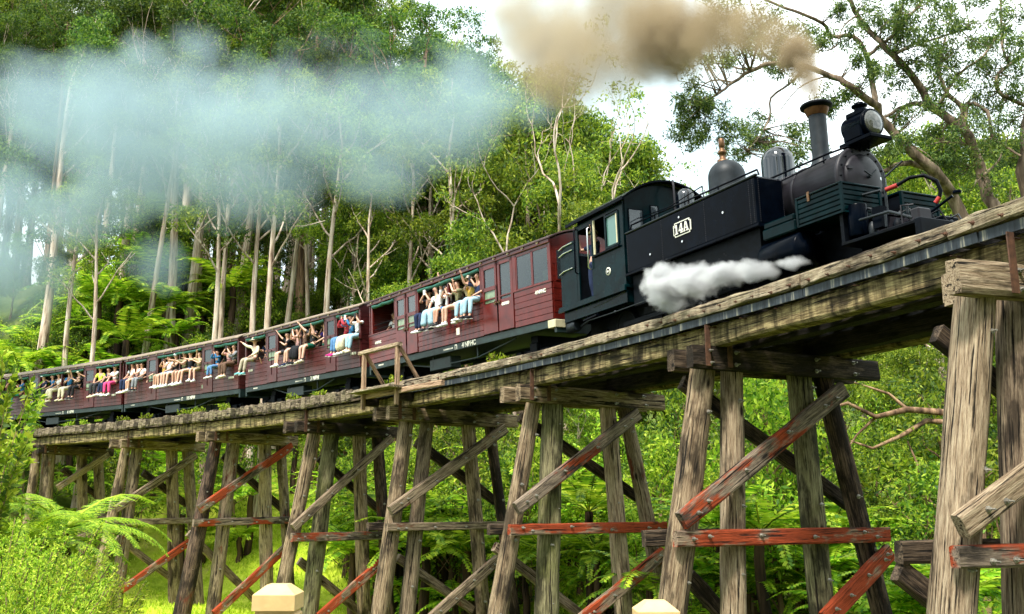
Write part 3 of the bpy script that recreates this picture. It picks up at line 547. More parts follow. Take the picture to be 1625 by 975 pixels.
for sg in (-1,1):
    hr=MB().tube([(5.75,sg*.42,2.03),(5.8,sg*.42,2.10),(6.95,sg*.36,2.12),(7.25,sg*.22,2.16),(7.3,0,2.17)],.016,6)
    hr.tube([(5.7,sg*.47,1.95),(7.0,sg*.42,2.02)],.011,6); hr.tube([(6.9,sg*.36,2.12),(6.95,sg*.42,1.98)],.012,6); part(hr,'boiler_handrail',BLACK)
    part(MB().tube([(5.6,sg*.50,1.98),(5.75,sg*.53,1.6),(6.1,sg*.60,1.25),(6.3,sg*.7,1.15)],.022,8),'feed_pipe',CHROME)
    # slatted box beside the smokebox
    bx=part(MB().bb(6.89,7.70,sg*.22,sg*.93,1.0,1.33),'slatted_box',GRIME)
    for k in range(5):
        z=1.0+k*.073
        part(MB().bar((6.87,sg*.945,z+.035),(7.72,sg*.945,z+.035),.022,.062,up=(0,0,1),bev=.006),'slat',CABM,bx)
        part(MB().bar((7.715,sg*.22,z+.035),(7.715,sg*.95,z+.035),.022,.062,up=(0,0,1),bev=.006),'slat',CABM,bx)
    part(MB().bb(6.85,7.74,sg*.20,sg*.97,1.365,1.395,bev=.008),'box_lid',CABM,bx)
    part(MB().bb(6.85,6.89,sg*.93,sg*.965,.97,1.37).bb(7.70,7.74,sg*.93,sg*.965,.97,1.37).bb(7.70,7.74,sg*.2,sg*.24,.97,1.37).bb(6.85,7.74,sg*.2,sg*.96,.955,.985),'box_frame',CABM,bx)
    part(MB().bb(7.1,7.14,sg*.96,sg*.975,1.28,1.42),'brass_latch',BRASS,bx)
    cyl=part(MB().lathe([(.20,6.04),(.27,6.06),(.285,6.10),(.285,6.82),(.27,6.86),(.15,6.87),(.14,6.90),(.001,6.90)],(0,sg*.78,.66),(1,0,0),30),'cylinder',BLACK)
    part(MB().bb(6.14,6.84,sg*.5,sg*.99,.93,1.10,bev=.02).bb(6.16,6.80,sg*.5,sg*.97,1.10,1.20,bev=.02),'valve_chest',CABM,cyl)
    part(MB().bar((4.9,sg*.80,.72),(6.05,sg*.80,.72),.04,.06).bar((4.9,sg*.80,.58),(6.05,sg*.80,.58),.04,.05).bb(5.2,5.36,sg*.74,sg*.86,.56,.74),'slide_bar',CHROME)
    part(MB().bar((1.9,sg*.74,.38),(5.3,sg*.74,.45),.04,.08),'connecting_rod',GRIME)
    for k,x in enumerate((1.6,2.75,3.9,5.0)):
        wh=MB(); r=.36
        wh.lathe([(r-.06,-.05),(r,-.045),(r+.03,-.05),(r+.03,-.065),(r,.05),(r-.05,.05),(r-.06,.04)],(x,sg*.45,.39),(0,sg,0),24); wh.lathe([(.08,-.04),(.08,.08)],(x,sg*.45,.39),(0,sg,0),10)
        for j in range(8): a=math.pi/4*j; wh.bar((x,sg*.45,.39),(x+.32*math.cos(a),sg*.45,.39+.32*math.sin(a)),.04,.05,up=(0,1,0))
        part(wh,'driving_wheel',GRIME)
    for x in (.75,7.55): part(MB().lathe([(.24,-.04),(.26,-.03),(.23,.05),(.08,.06),(.07,.1)],(x,sg*.42,.25),(0,sg,0),20),'carrying_wheel',GRIME)
    part(MB().tube([V(.92,-sg*.95,.95),V(.92,-sg*.95,.64)],.018).tube([V(1.3,-sg*.95,.95),V(1.3,-sg*.95,.66)],.018).bar(V(.86,-sg*.95,.63),V(1.36,-sg*.95,.66),.16,.025),'cab_step',BLACK)
    part(MB().tube([V(.95,-sg*1.0,.60),V(2.0,-sg*1.0,.60),V(3.3,-sg*.98,.63),V(3.9,-sg*.9,.62)],.012).ball(V(2.0,-sg*1.0,.6),.03).tube([V(1.2,-sg*.97,.84),V(1.7,-sg*.97,.86),V(2.35,-sg*.97,.93)],.02),'injector_pipe',CHIM)
    part(MB().lathe([(.10,0),(.12,.02),(.12,.28),(.10,.30)],V(.36,-sg*.86,.62),(-1,0,0),20).tube([V(.4,-sg*.8,.6),V(.7,-sg*.8,.66)],.03),'rear_air_tank',CHIM)
    part(MB().tube([V(.15,-sg*.9,1.0),V(.15,-sg*.9,.75)],.02),'grab_iron',CHROME)
    part(MB().bb(2.4,5.9,sg*.55,sg*.62,.5,1.2),'ash_pan',GRIME)
# front deck and gear
part(MB().bb(7.6,8.85,-.92,.92,.50,.55,bev=.01).bb(7.60,7.66,-.9,.9,.52,.98),'front_deck',GRIME)
part(MB().bb(8.84,8.94,-.95,.95,.26,.56,bev=.015),'headstock',GRIME)
part(MB().poly([(7.36,1.12),(8.5,.68),(8.5,.66),(7.36,.66)],.10,lambda a,b,d:(a,-.36+d,b)).poly([(7.36,1.12),(8.5,.68),(8.5,.66),(7.36,.66)],.10,lambda a,b,d:(a,.26+d,b)).poly([(7.33,1.2),(8.0,.92),(8.0,.90),(7.33,1.17)],.6,lambda a,b,d:(a,-.3+d,b)),'frame_stay',SMOKEBOX)
g=MB(); g.tube([V(7.72,.55,1.24),V(7.95,.45,1.25)],.02); g.tube([V(7.98,.40,1.50),V(7.98,.40,.9)],.02); g.tube([V(7.98,.40,1.42),V(8.2,.25,1.62)],.014); g.tube([V(7.8,.6,1.02),V(7.9,.6,.98),V(7.95,.6,.75),V(7.85,.65,.66)],.022)
part(g,'brake_standard',CHIM)
part(MB().tube([V(8.0,.40,1.25),V(8.16,.36,1.27)],.035,8).tube([V(8.55,.05,1.02),V(8.50,.08,.95)],.032,8),'red_coupling',REDP)
part(MB().tube([V(8.15,.36,1.27),V(8.3,.28,1.34),V(8.45,.18,1.34),V(8.56,.08,1.24),V(8.58,.05,1.10),V(8.55,.05,1.02)],.026,8),'brake_hose',GRIME)
part(MB().bb(8.2,8.5,.02,.35,.66,.80,bev=.02).bb(8.30,8.6,-.5,-.2,.55,.70,bev=.02).bb(8.0,8.15,-.72,-.6,.66,.95),'valve_block',BLACK)
part(MB().lathe([(.13,0),(.14,.02),(.14,.42),(.13,.44)],V(7.75,.72,.62),(0,0,1),16),'sand_box',BLACK)
part(MB().tube([V(7.9,.85,.80),V(8.4,.85,.78),V(8.75,.85,.60)],.02).tube([V(8.2,.7,.64),V(8.2,.7,.86)],.018).tube([V(8.6,.75,.64),V(8.6,.75,.84)],.018),'front_handrail',CHIM)
part(MB().tube([V(8.45,.15,.82),V(8.75,.05,.98)],.02).lathe([(.05,0),(.06,.02),(.05,.04)],V(8.8,.02,1.0),(0,0,1),10),'coupling_lever',BLACK)
part(MB().bb(8.94,9.2,-.08,.08,.34,.56,bev=.02).bb(9.14,9.22,-.16,.16,.34,.58,bev=.02),'coupler',GRIME)
for k,(x,lt,z,h) in enumerate(((7.9,.62,.55,.22),(8.05,.15,.55,.30),(8.3,.6,.55,.16),(8.45,-.2,.55,.22),(8.1,-.5,.55,.34),(8.6,.35,.55,.18),(7.85,.0,.55,.45))):
    part(MB().lathe([(.05,0),(.065,.02),(.065,h-.04),(.04,h),(.02,h+.03)],V(x,lt,z),(0,0,1),10).tube([V(x,lt,z+h),V(x+.1,lt-.08,z+h+.05),V(x+.2,lt-.1,z+.02)],.014,6),'lubricator' if k%2 else 'pipe_fitting',GRIME if k%3 else CHIM)
for sg in (-1,1): part(MB().bb(8.72,8.86,sg*.62,sg*.86,.55,.72,bev=.02).tube([(8.6,sg*.86,.55),(8.6,sg*.86,.80),(8.7,sg*.75,.80)],.014),'lamp_iron',SMOKEBOX)
mb=MB(); mb.tube([V(-.1,.25,.62),V(-.45,.2,.5),V(-.5,.1,.6)],.025); mb.bb(-.35,0,-.08,.08,.45,.62); part(mb,'rear_coupler',GRIME)
# ------------------------------------------------------------------ carriages
def bay_posts(): pass
TB,TE,SILL=.89,2.56,1.69
def wheelset(par,x,m=None):
    for sg in (-1,1):
        part(MB().lathe([(.20,-.05),(.255,-.045),(.23,.05),(.19,.055),(.08,.02),(.07,.08)],(x,sg*.38,.24),(0,sg,0),16),'wheel',GRIME,par)
    part(MB().tube([(x,-.4,.24),(x,.4,.24)],.045,8),'axle',GRIME,par)
def carriage(nm,label,sr,sf,roll,bays,body,text,L=None,glazed=None,guard=False,roofm=None):
    M,LL=vehicle_matrix(sr,sf,roll); L=LL
    c=empty(nm,M); tag(c,label,'carriage','maroon carriages of the train')
    def P(mb,n,m,par=None): return mb.build(n,m,par or c)
    x0,x1=.06,L-.06
    # solebars, truss rods, bogies
    for sg in (-1,1):
        so=P(MB().bb(x0,x1,sg*.86,sg*.96,.72,.885,bev=.008),'solebar',UNDER)
        tr=MB(); tr.tube([(x0+1.6,sg*.8,.70),(L*.38,sg*.8,.46),(L*.62,sg*.8,.46),(x1-1.6,sg*.8,.70)],.022,6)
        for x in (L*.38,L*.62): tr.tube([(x,sg*.8,.46),(x,sg*.8,.72)],.028,6)
        P(tr,'truss_rod',UNDER)
        P(MB().bb(L*.36,L*.36+1.0,sg*.50,sg*.82,.36,.66,bev=.02),'battery_box',UNDER)
        if sg<0:
            ti=MB()
            for k in range(6): ti.bb(x0+.5+k*.05,x0+.53+k*.05,-.966,-.961,.79,.83)
            for k in range(8): ti.bb(L*.47+k*.055,L*.47+.035+k*.055,-.966,-.961,.775,.81)
            P(ti,'small_lettering',WHITE,so)
            P(MB().poly([(-.05,-.06),(-.03,-.06),(-.03,.03),(.03,.03),(.03,-.06),(.05,-.06),(.05,.045),(.03,.06),(-.03,.06),(-.05,.045)],.005,lambda a,b,d:(L*.47+.56+a,-.961-d,.80+b)),'arch_mark',WHITE,so)
            letters(text,.17,WHITE,so,side_text_mw(L*.47+1.13,.965,.80),sx=1.0)
    P(MB().bb(x0,x1,-.86,.86,.78,.88).bb(0,.08,-.95,.95,.60,.88).bb(L-.08,L,-.95,.95,.60,.88),'underframe',UNDER)
    for bx in (1.25,L-1.25):
        b=P(MB().bb(bx-.75,bx+.75,-.58,-.50,.22,.42,bev=.02).bb(bx-.75,bx+.75,.50,.58,.22,.42,bev=.02).bb(bx-.12,bx+.12,-.6,.6,.30,.70),'bogie',GRIME)
        for dx in (-.52,.52): wheelset(b,bx+dx)
        P(MB().bb(bx-.62,bx-.42,-.66,-.56,.14,.40,bev=.02),'axle_box',GRIME,b); P(MB().bb(bx+.42,bx+.62,-.66,-.56,.14,.40,bev=.02),'axle_box',GRIME,b); P(MB().bb(bx-.14,bx+.14,-.64,-.52,.2,.55,bev=.02),'spring_hanger',GRIME,b)
    P(MB().bb(-.22,0,-.07,.07,.42,.60),'coupler',GRIME); P(MB().bb(L,L+.22,-.07,.07,.42,.60),'coupler',GRIME)
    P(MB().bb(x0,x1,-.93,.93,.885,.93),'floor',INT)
    # boards of each side, cut where the doors stand
    doors=[(a,b) for t,a,b in bays if t=='d']
    spans=[];p_=x0
    for a,b in doors: spans.append((p_,a)); p_=b
    spans.append((p_,x1))
    for sg in (-1,1):
        for k in range(6):
            z0=TB+k*.133
            for a,b in spans: P(MB().bb(a,b,sg*.955,sg*(.985+.004*(k%2)),z0+.003,z0+.130,bev=.004),'board',body)
        P(MB().bb(x0,x1,sg*.94,sg*1.005,SILL-.005,SILL+.03,bev=.006),'sill_rail',body)
        P(MB().bb(x0-.02,x1+.02,sg*.95,sg*1.03,TE-.02,TE+.075,bev=.01),'eaves_board',MAROON_D if roofm is None else body)
        for t,a,b in bays:
            for xx in (a,b):
                P(MB().bb(xx-.04,xx+.04,sg*.95,sg*1.0,SILL,TE,bev=.006),'pillar',body)
            if t=='d':          # pair of doors with a small window above and a glazed panel below
                n=2; wdt=(b-a)/n if (b-a)>.9 else (b-a); n=2 if (b-a)>.9 else 1
                for j in range(n):
                    xa=a+.03+j*wdt; xb=a+(j+1)*wdt-.02; dm=MB(); y0,y1=sg*.96,sg*1.004
                    one=guard and a>L*.6 and j==1
                    zl=1.62 if not one else 1.64
                    dm.bb(xa,xb,y0,y1,TB+.02,zl-.02); 
                    if one: fr=((xa,xa+.08,zl-.02,TE-.02),(xb-.08,xb,zl-.02,TE-.02),(xa,xb,TE-.12,TE-.02))
                    else: fr=((xa,xa+.07,zl-.02,TE-.02),(xb-.07,xb,zl-.02,TE-.02),(xa,xb,TE-.14,TE-.02),(xa,xb,1.90,1.99))
                    for f_ in fr: dm.bb(f_[0],f_[1],y0,y1,f_[2],f_[3])
                    do=P(dm,'door',body)
                    if one: P(MB().bb(xa+.08,xb-.08,sg*.975,sg*.98,zl-.02,TE-.12),'pane',GLASS,do)
                    else:
                        P(MB().bb(xa+.07,xb-.07,sg*.975,sg*.98,1.62,1.90),'lower_pane',BLIND,do)
                        if guard or j==0: P(MB().bb(xa+.07,xb-.07,sg*.975,sg*.98,1.99,TE-.14),'pane',GLASS,do)
                    hx=xb-.05 if j==0 else xa+.05
                    P(MB().tube([(hx,sg*1.02,1.52),(hx,sg*1.03,1.62)],.014).bb(hx-.07,hx+.05,sg*1.005,sg*1.03,1.56,1.585),'door_handle',BRASS,do)
                P(MB().tube([(a+(b-a)/2,sg*1.015,1.15),(a+(b-a)/2,sg*1.015,1.95)],.009,6),'door_rod',GRIME)
            elif t=='g':
                for j in range(2):
                    xa=a+.04+(b-a-.08)/2*j; xb=xa+(b-a-.08)/2; fm=MB()
                    for f_ in ((xa,xa+.035,SILL,TE-.05),(xb-.035,xb,SILL,TE-.05),(xa,xb,SILL,SILL+.05),(xa,xb,TE-.09,TE-.03)): fm.bb(f_[0],f_[1],sg*.965,sg*.992,f_[2],f_[3])
                    f_=P(fm,'window_frame',body); P(MB().bb(xa+.035,xb-.035,sg*.975,sg*.98,SILL+.04,TE-.08),'pane',GLASS,f_)
            else:
                bar=MB()
                for z in (SILL+.13,SILL+.26): bar.tube([(a,sg*.965,z),(b,sg*.965,z)],.011,6)
                P(bar,'guard_bar',GRIME)
                if (b-a)>2.2: P(MB().bb((a+b)/2-.03,(a+b)/2+.03,sg*.93,sg*.985,SILL,TE),'slim_post',body)
                pts=[(a+.05+(b-a-.1)*j/8,sg*(.985+.008*math.sin(j*1.7)),TE-.075-.022*math.sin(math.pi*((j*2)%8)/8)) for j in range(9)]
                P(MB().tube(pts,[.05+.008*math.sin(j*2.3) for j in range(9)],8),'rolled_blind',GREEN)
    # ends
    for x,e in ((x0,0),(x1,1)):
        xe=x-.0 if e==0 else x
        for k in range(13):
            z0=TB+k*.133; P(MB().bb(xe-.02,xe+.02+.004*(k%2),-.95,.95,z0+.003,min(z0+.131,TE+.05)),'end_board',body if nm!='x' else body)
        if glazed and e: 
            for y in (-.62,.0,.62): P(MB().bb(xe+.022,xe+.034,y-.26,y+.26,1.72,2.42,bev=.004),'end_window_frame',body); P(MB().bb(xe+.036,xe+.04,y-.22,y+.22,1.76,2.38),'end_pane',GLASS)
        P(MB().poly([(-.97,TE+.04)]+[(y/10*.97,TE+.055+.25*(1-(y/10)**2)) for y in range(-10,11)]+[(.97,TE+.04)],.04,lambda a,b,d:(xe-.02+d,a,b)),'end_arch',body)
    # roof
    n=17; ys=[-1.06+2.12*i/(n-1) for i in range(n)]; az=lambda y:TE+.065+.27*(1-(y/1.06)**2)
    vs=[(x,y,az(y)+dz) for x in (-.02,L+.02) for dz in (0,.03) for y in ys]
    fs=[(i,i+1,2*n+i+1,2*n+i) for i in range(n-1)]+[(n+i,3*n+i,3*n+i+1,n+i+1) for i in range(n-1)]+[(i,n+i,n+i+1,i+1) for i in range(n-1)]+[(2*n+i,2*n+i+1,3*n+i+1,3*n+i) for i in range(n-1)]+[(0,2*n,3*n,n),(n-1,2*n-1,4*n-1,3*n-1)]
    P(MB().add(vs,fs),'roof',roofm or ROOFM)
    rb=MB()
    for k in range(int(L/.55)):
        x=.3+k*.55; rb.add([(x+dx,y,az(y)-.005-dz) for dx in (0,.05) for dz in (0,.04) for y in ys],[(i,i+1,2*n+i+1,2*n+i) for i in range(n-1)]+[(n+i,3*n+i,3*n+i+1,n+i+1) for i in range(n-1)]+[(i,n+i,n+i+1,i+1) for i in range(n-1)]+[(2*n+i,2*n+i+1,3*n+i+1,3*n+i) for i in range(n-1)])
    P(rb,'roof_rib',CREAM)
    # benches back to back and inner partitions
    for t,a,b in bays:
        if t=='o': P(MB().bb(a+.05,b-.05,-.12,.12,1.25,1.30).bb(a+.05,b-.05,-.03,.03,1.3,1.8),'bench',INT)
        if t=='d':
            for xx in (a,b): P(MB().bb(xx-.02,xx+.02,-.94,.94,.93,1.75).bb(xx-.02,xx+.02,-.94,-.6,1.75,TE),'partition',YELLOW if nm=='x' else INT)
    P(MB().ball((L*.15,0,TE+.36),(.06,.06,.09)).ball((L*.85,0,TE+.36),(.06,.06,.09)),'roof_vent',GRIME)
    return c,M,L
C1,M1,L1=carriage('guard_carriage','maroon carriage with glazed windows lettered 4 NBHC coupled behind the locomotive',22.4,13.95,3,[('o',.27,1.60),('d',1.62,2.78),('o',2.80,5.74),('d',5.78,7.03),('g',7.10,8.36)],MAROON,'4 NBHC',glazed=True,guard=True,roofm=ROOFD)
C2,M2,L2=carriage('open_carriage','open maroon carriage lettered 3 NBH behind the timber refuge platform',29.8,22.9,3,[('o',.08,1.47),('d',1.50,2.16),('o',2.18,5.0),('d',5.02,5.6),('o',5.62,6.84)],MAROON_D,'3 NBH')
C3,M3,L3=carriage('open_carriage','dark brown open carriage lettered 18 NBH, middle of the train',38.2,30.25,3,[('o',.15,1.78),('d',1.80,2.50),('o',2.53,5.64),('d',5.67,6.32),('o',6.35,7.86)],MAROON_B,'18 NBH')
C4,M4,L4=carriage('open_carriage','open maroon carriage lettered 4 NBH, farthest one whose number can be read',47.5,38.4,3,[('o',.30,2.10),('d',2.15,2.90),('o',2.93,6.38),('d',6.41,7.15),('o',7.2,8.9)],MAROON_D,'4 NBH')
C5,M5,L5=carriage('open_carriage','last maroon carriage at the left edge behind the leafy shrub',56.5,47.8,3,[('o',.2,2.1),('d',2.15,2.90),('o',2.93,5.9),('d',5.95,6.7),('o',6.75,8.4)],MAROON_D,'7 NBH')
# texts and fittings of the guard's carriage
letters('4 NBHC',.105,WHITE,C1,side_text_mw(8.0,.995,1.535))
letters('GUARD',.085,WHITE,C1,side_text_mw(6.72,1.010,1.50))
letters('4 NBHC',.10,WHITE,C1,side_text_mw(.62,.995,1.44))
letters('3 NBH',.10,WHITE,C2,side_text_mw(6.5,.995,1.30)); letters('3 NBH',.10,WHITE,C2,side_text_mw(.42,.995,1.42))
letters('18 NBH',.10,WHITE,C3,side_text_mw(7.45,.995,1.30)); letters('4 NBH',.10,WHITE,C4,side_text_mw(8.5,.995,1.30))
MB().bb(8.20,8.46,-1.0,-.72,.70,.87,bev=.01).build('headstock_end',CREAM,C1)
MB().bb(4.62,4.76,-.998,-.988,1.07,1.24,bev=.002).build('white_notice',WHITE,C1)
MB().bb(5.62,5.76,-.998,-.988,1.07,1.20,bev=.002).build('green_notice',BLIND,C3)
MB().bb(8.05,8.22,-.96,-.90,1.72,1.98,bev=.01).build('paper_on_window',CREAM,C1)
MB().bb(.35,1.55,.60,.64,1.3,2.45).build('yellow_partition',YELLOW,C1)
MB().bb(.55,.95,.54,.56,2.05,2.42).build('framed_picture',plain('picture_green',(.05,.35,.05),.4,var=.5,scale=20),C1)
MB().bb(.50,1.0,.565,.59,2.0,2.47).build('picture_frame',INT,C1)
# ================================================================== passengers
PM={}
def cloth(c,pat=0.):
    k=(tuple(c),pat)
    if k not in PM:
        m,t,b=nodes('cloth'); co=nd(t,'ShaderNodeTexCoord'); n=nd(t,'ShaderNodeTexNoise',{'Vector':co.outputs['Object'],'Scale':9.,'Detail':4.})
        t.links.new(ramp(t,n.outputs[0],[(.3,tuple(x*.72 for x in c)),(.65,tuple(min(1,x*1.12) for x in c))]),b.inputs['Base Color'])
        b.inputs['Roughness'].default_value=.85; b.inputs['Specular IOR Level'].default_value=.2; PM[k]=m
    return PM[k]
SKINS=[plain('skin_light',(.62,.36,.26),.5,var=.08),plain('skin_tan',(.50,.27,.18),.5,var=.08),plain('skin_brown',(.36,.19,.12),.5,var=.08)]
HAIR={'k':cloth((.012,.010,.010)),'b':cloth((.06,.03,.018)),'y':cloth((.35,.22,.10))}
C_={'white':(.78,.78,.76),'black':(.012,.013,.016),'navy':(.018,.028,.07),'dark':(.035,.035,.04),'cream':(.68,.60,.44),'jeans':(.10,.22,.42),'light':(.34,.52,.62),'red':(.50,.05,.07),'pink':(.72,.07,.22),
'lime':(.50,.62,.06),'khaki':(.30,.25,.13),'olive':(.20,.19,.10),'grey':(.22,.23,.25),'brown':(.13,.075,.05),'green':(.012,.11,.07),'teal':(.04,.30,.30),'blue':(.03,.15,.32),'violet':(.05,.03,.22),'rose':(.62,.36,.34),'yellow':(.62,.40,.08),'beige':(.45,.38,.29),'cyan':(.2,.55,.55),'magenta':(.45,.03,.18)}
def skinmod(name,verts,edges,radii,m,parent,sub=1,root=0):
    me=bpy.data.meshes.new(name); me.from_pydata([tuple(v) for v in verts],edges,[]); me.materials.append(m); me.update()
    o=bpy.data.objects.new(name,me); col.objects.link(o); o.parent=parent
    md=o.modifiers.new('Skin','SKIN'); md.use_smooth_shade=True; md.branch_smoothing=.6
    if not me.skin_vertices: me.attributes  # layer is created with the modifier
    sv=me.skin_vertices[0].data if me.skin_vertices else None
    for i,r in enumerate(radii):
        rr=r if isinstance(r,tuple) else (r,r)
        sv[i].radius=rr; sv[i].use_root=(i==root)
    if sub: s=o.modifiers.new('Sub','SUBSURF'); s.levels=sub; s.render_levels=sub
    return o
def ik(S,T,l1,l2,bend):
    d=T-S; L=min(d.length,(l1+l2)*.985); dn=d.normalized(); T=S+dn*L
    a=(l1*l1-l2*l2+L*L)/(2*L); h=math.sqrt(max(l1*l1-a*a,0)); b=bend-dn*bend.dot(dn)
    b=b.normalized() if b.length>1e-3 else Vector((0,-1,0)); return S+dn*a+b*h,T
def person(Mv,x,label,skin=0,hair='k',top='white',bottom='jeans',legs='long',shoes='white',arms=('rest','rest'),face=.5,lean=0,hat=None,glasses=False,longhair=False,
           lat=.93,z=None,sleeve=.45,knee=0.,s=.95,legdir=0.,group='passengers sitting on the carriage sills',sit=True,phone=False,twist=0):
    z=SILL+.04 if z is None else z; r=rnd
    if arms==('phone','phone') and not phone and r.random()<.6: arms=r.choice((('rest','cross'),('cross','rest'),('rest','rest')))
    if not twist and sit: twist=r.uniform(-.28,.28); s*=r.uniform(.93,1.06)
    M=Mv@Matrix.Translation((x,-lat,z))@Matrix.Rotation(twist,4,'Z')@Matrix.Diagonal((s,s,s,1))
    root=empty('person',M); tag(root,label,'person',group)
    sk=SKINS[skin]; J=lambda v=.03:r.uniform(-v,v); lean+=r.uniform(-.04,.04); face+=r.uniform(-.35,.45)
    P0=Vector((0,.0,.09)); P1=Vector((lean*.3,.03,.26)); P2=Vector((lean*.8,.03,.42)); NK=Vector((lean+.0,.01,.545)); fd=Vector((math.sin(face),-math.cos(face),0))
    HL=NK+Vector((0,0,.07))+fd*.01; HC=NK+Vector((0,0,.14))+fd*.02; HT=NK+Vector((0,0,.215))+fd*.01
    SH={-1:P2+Vector((-.165,.0,.07)),1:P2+Vector((.165,.0,.07))}
    V_=[P0,P1,P2,NK,HL,HC,HT]; E=[(0,1),(1,2),(2,3),(3,4),(4,5),(5,6)]; Rr=[(.12,.11),(.10,.09),(.13,.09),.048,.062,.092,.062]
    def addv(p,rad,par): V_.append(p); Rr.append(rad); E.append((par,len(V_)-1)); return len(V_)-1
    arm={}
    for sg,a in zip((-1,1),arms):
        S=SH[sg]
        if isinstance(a,tuple): T=S+Vector(a)*.5; bend=Vector((sg*.3,.0,-1))
        elif a=='phone': T=HC+fd*.20+Vector((sg*.05,0,-.075+J())); bend=Vector((sg*.8,-.1,-1))
        elif a=='up': T=S+Vector((sg*.30,-.12,.40)); bend=Vector((sg,-.2,-.3))
        elif a=='down': T=S+Vector((sg*.08,-.1,-.46)); bend=Vector((sg,.3,0))
        elif a=='cross': T=P2+Vector((-sg*.10,-.20,-.02)); bend=Vector((sg*.8,-.2,-1))
        else: T=Vector((sg*.13+J(.03),-.24,.16)); bend=Vector((sg*.9,.3,-.5))
        El,Wr=ik(S,T,.26,.24,bend); arm[sg]=(S,El,Wr)
        i=addv(S,.052,2); i=addv(El,.038,i); i=addv(Wr,.026,i); hd=(Wr-El).normalized(); i=addv(Wr+hd*.06,(.036,.02),i)
        pl=Wr+hd*.075; sd=hd.cross(Vector((0,0,1))); sd=sd.normalized() if sd.length>.1 else Vector((1,0,0)); cu=Vector((0,-.3,-1)) if a!='up' else Vector((0,-.4,.2))
        for k,(o_,L_) in enumerate(((-.028,.055),(-.010,.068),(.010,.062),(.027,.048))):
            j=addv(pl+sd*o_+hd*L_*.6,.0105,i); addv(pl+sd*o_*1.15+hd*L_+cu*.012,.009,j)
        addv(Wr+hd*.05+sd*sg*.05,.011,i)
    lg={}
    for sg in (-1,1):
        hp=Vector((sg*.085,-.02,.075)); kz=.03+knee+J(.02); kx=sg*.10+legdir+J(.025)
        if sit: K=Vector((kx,-.39+J(.02),kz)); A=Vector((kx+legdir*.7+J(.03),-.41+J(.04),kz-.42)); 
        else: K=Vector((sg*.09,-.03,-.38)); A=Vector((sg*.09,.02,-.8))
        if sit=='in': K=Vector((kx,.36,.02)); A=Vector((kx,.36,-.4))
        i=addv(hp,.085,0); i=addv(K,.055,i); m_=(K+A)/2+Vector((0,.015,.05)); i=addv(m_,.05,i); i=addv(A,.034,i); fo=Vector((legdir*.3,-1,-.12)).normalized() if sit!='in' else Vector((0,1,0)); addv(A+Vector((0,0,-.045))+fo*.10,(.034,.024),i)
        lg[sg]=(hp,K,m_,A,fo)
    skinmod('body',V_,E,Rr,sk,root)
    tp=cloth(C_[top]); bt=cloth(C_[bottom])
    # top with sleeves
    v=[P0+Vector((0,0,.04)),P1,P2,P2+Vector((0,-.0,.085))]; e=[(0,1),(1,2),(2,3)]; rr=[(.135,.12),(.122,.108),(.148,.106),.07]
    for sg in (-1,1):
        S,El,Wr=arm[sg]; v.append(S); rr.append(.066); e.append((2,len(v)-1)); k0=len(v)-1
        if sleeve<=1: v.append(S.lerp(El,max(sleeve,.1)*1.6 if sleeve<.6 else .98)); rr.append(.060)
        else: v.append(El); rr.append(.052); e.append((k0,len(v)-1)); k0=len(v)-1; v.append(Wr); rr.append(.036)
        e.append((k0,len(v)-1))
    skinmod('shirt',v,e,rr,tp,root,root=0)
    # trousers, shorts or skirt
    v=[P0+Vector((0,0,.0)),P0+Vector((0,0,.05))]; e=[(0,1)]; rr=[(.14,.125),(.12,.11)]
    for sg in (-1,1):
        hp,K,m_,A,fo=lg[sg]; v.append(hp); rr.append(.10 if legs!='skirt' else .11); e.append((0,len(v)-1)); k=len(v)-1
        if legs in('short','brief'): v.append(hp.lerp(K,.55 if legs=='brief' else .86)); rr.append(.083 if legs=='brief' else .078); e.append((k,k+1))
        else:
            wd=.072 if legs=='long' else (.10 if legs=='wide' else .13)
            v.append(K); rr.append(wd); e.append((k,k+1)); v.append(m_); rr.append(wd*.92); e.append((k+1,k+2)); v.append(A+Vector((0,0,.03))); rr.append(wd*(.72 if legs=='long' else 1.05)); e.append((k+2,k+3))
    skinmod({'short':'shorts','brief':'shorts','skirt':'skirt'}.get(legs,'trousers'),v,e,rr,bt,root,root=0)
    sm=cloth(C_[shoes])
    for sg in (-1,1):
        hp,K,m_,A,fo=lg[sg]; b=A+Vector((0,0,-.055)); up=Vector((0,0,1)); sd=fo.cross(up).normalized(); up=sd.cross(fo)
        mb=MB(); vs=[]; st=[(-.055,.030,.055),(-.02,.036,.075),(.04,.040,.062),(.10,.044,.042),(.155,.040,.030),(.185,.018,.018)]
        for d,wd,h in st:
            for a,c in ((-1,-.022),(1,-.022),(1,h*.5),(.5,h),(-.5,h),(-1,h*.5)): vs.append(b+fo*d+sd*a*wd+up*c)
        n=6; fs=[(i*n+j,i*n+(j+1)%n,(i+1)*n+(j+1)%n,(i+1)*n+j) for i in range(5) for j in range(n)]+[tuple(range(n))[::-1],tuple(range(30,36))]
        mb.add(vs,fs,0,True); q=mb.build('shoe',sm,root)
        if shoes not in('white','cream'): MB().bar(b-fo*.055+up*-.024,b+fo*.185+up*-.024,.082,.014).build('sole',cloth(C_['white']),q)
        if legs in('short','brief') : MB().tube([A+Vector((0,0,-.03)),A+Vector((0,0,.045))],.039,8).build('sock',cloth(C_['white' if shoes=='white' else 'dark']),root)
    # head: hair, ears, features
    hm=HAIR[hair]; sd=Vector((0,0,1)).cross(fd); mb=MB(); nu,nv=12,7; vs=[]; c=HC+Vector((0,0,.018))-fd*.014
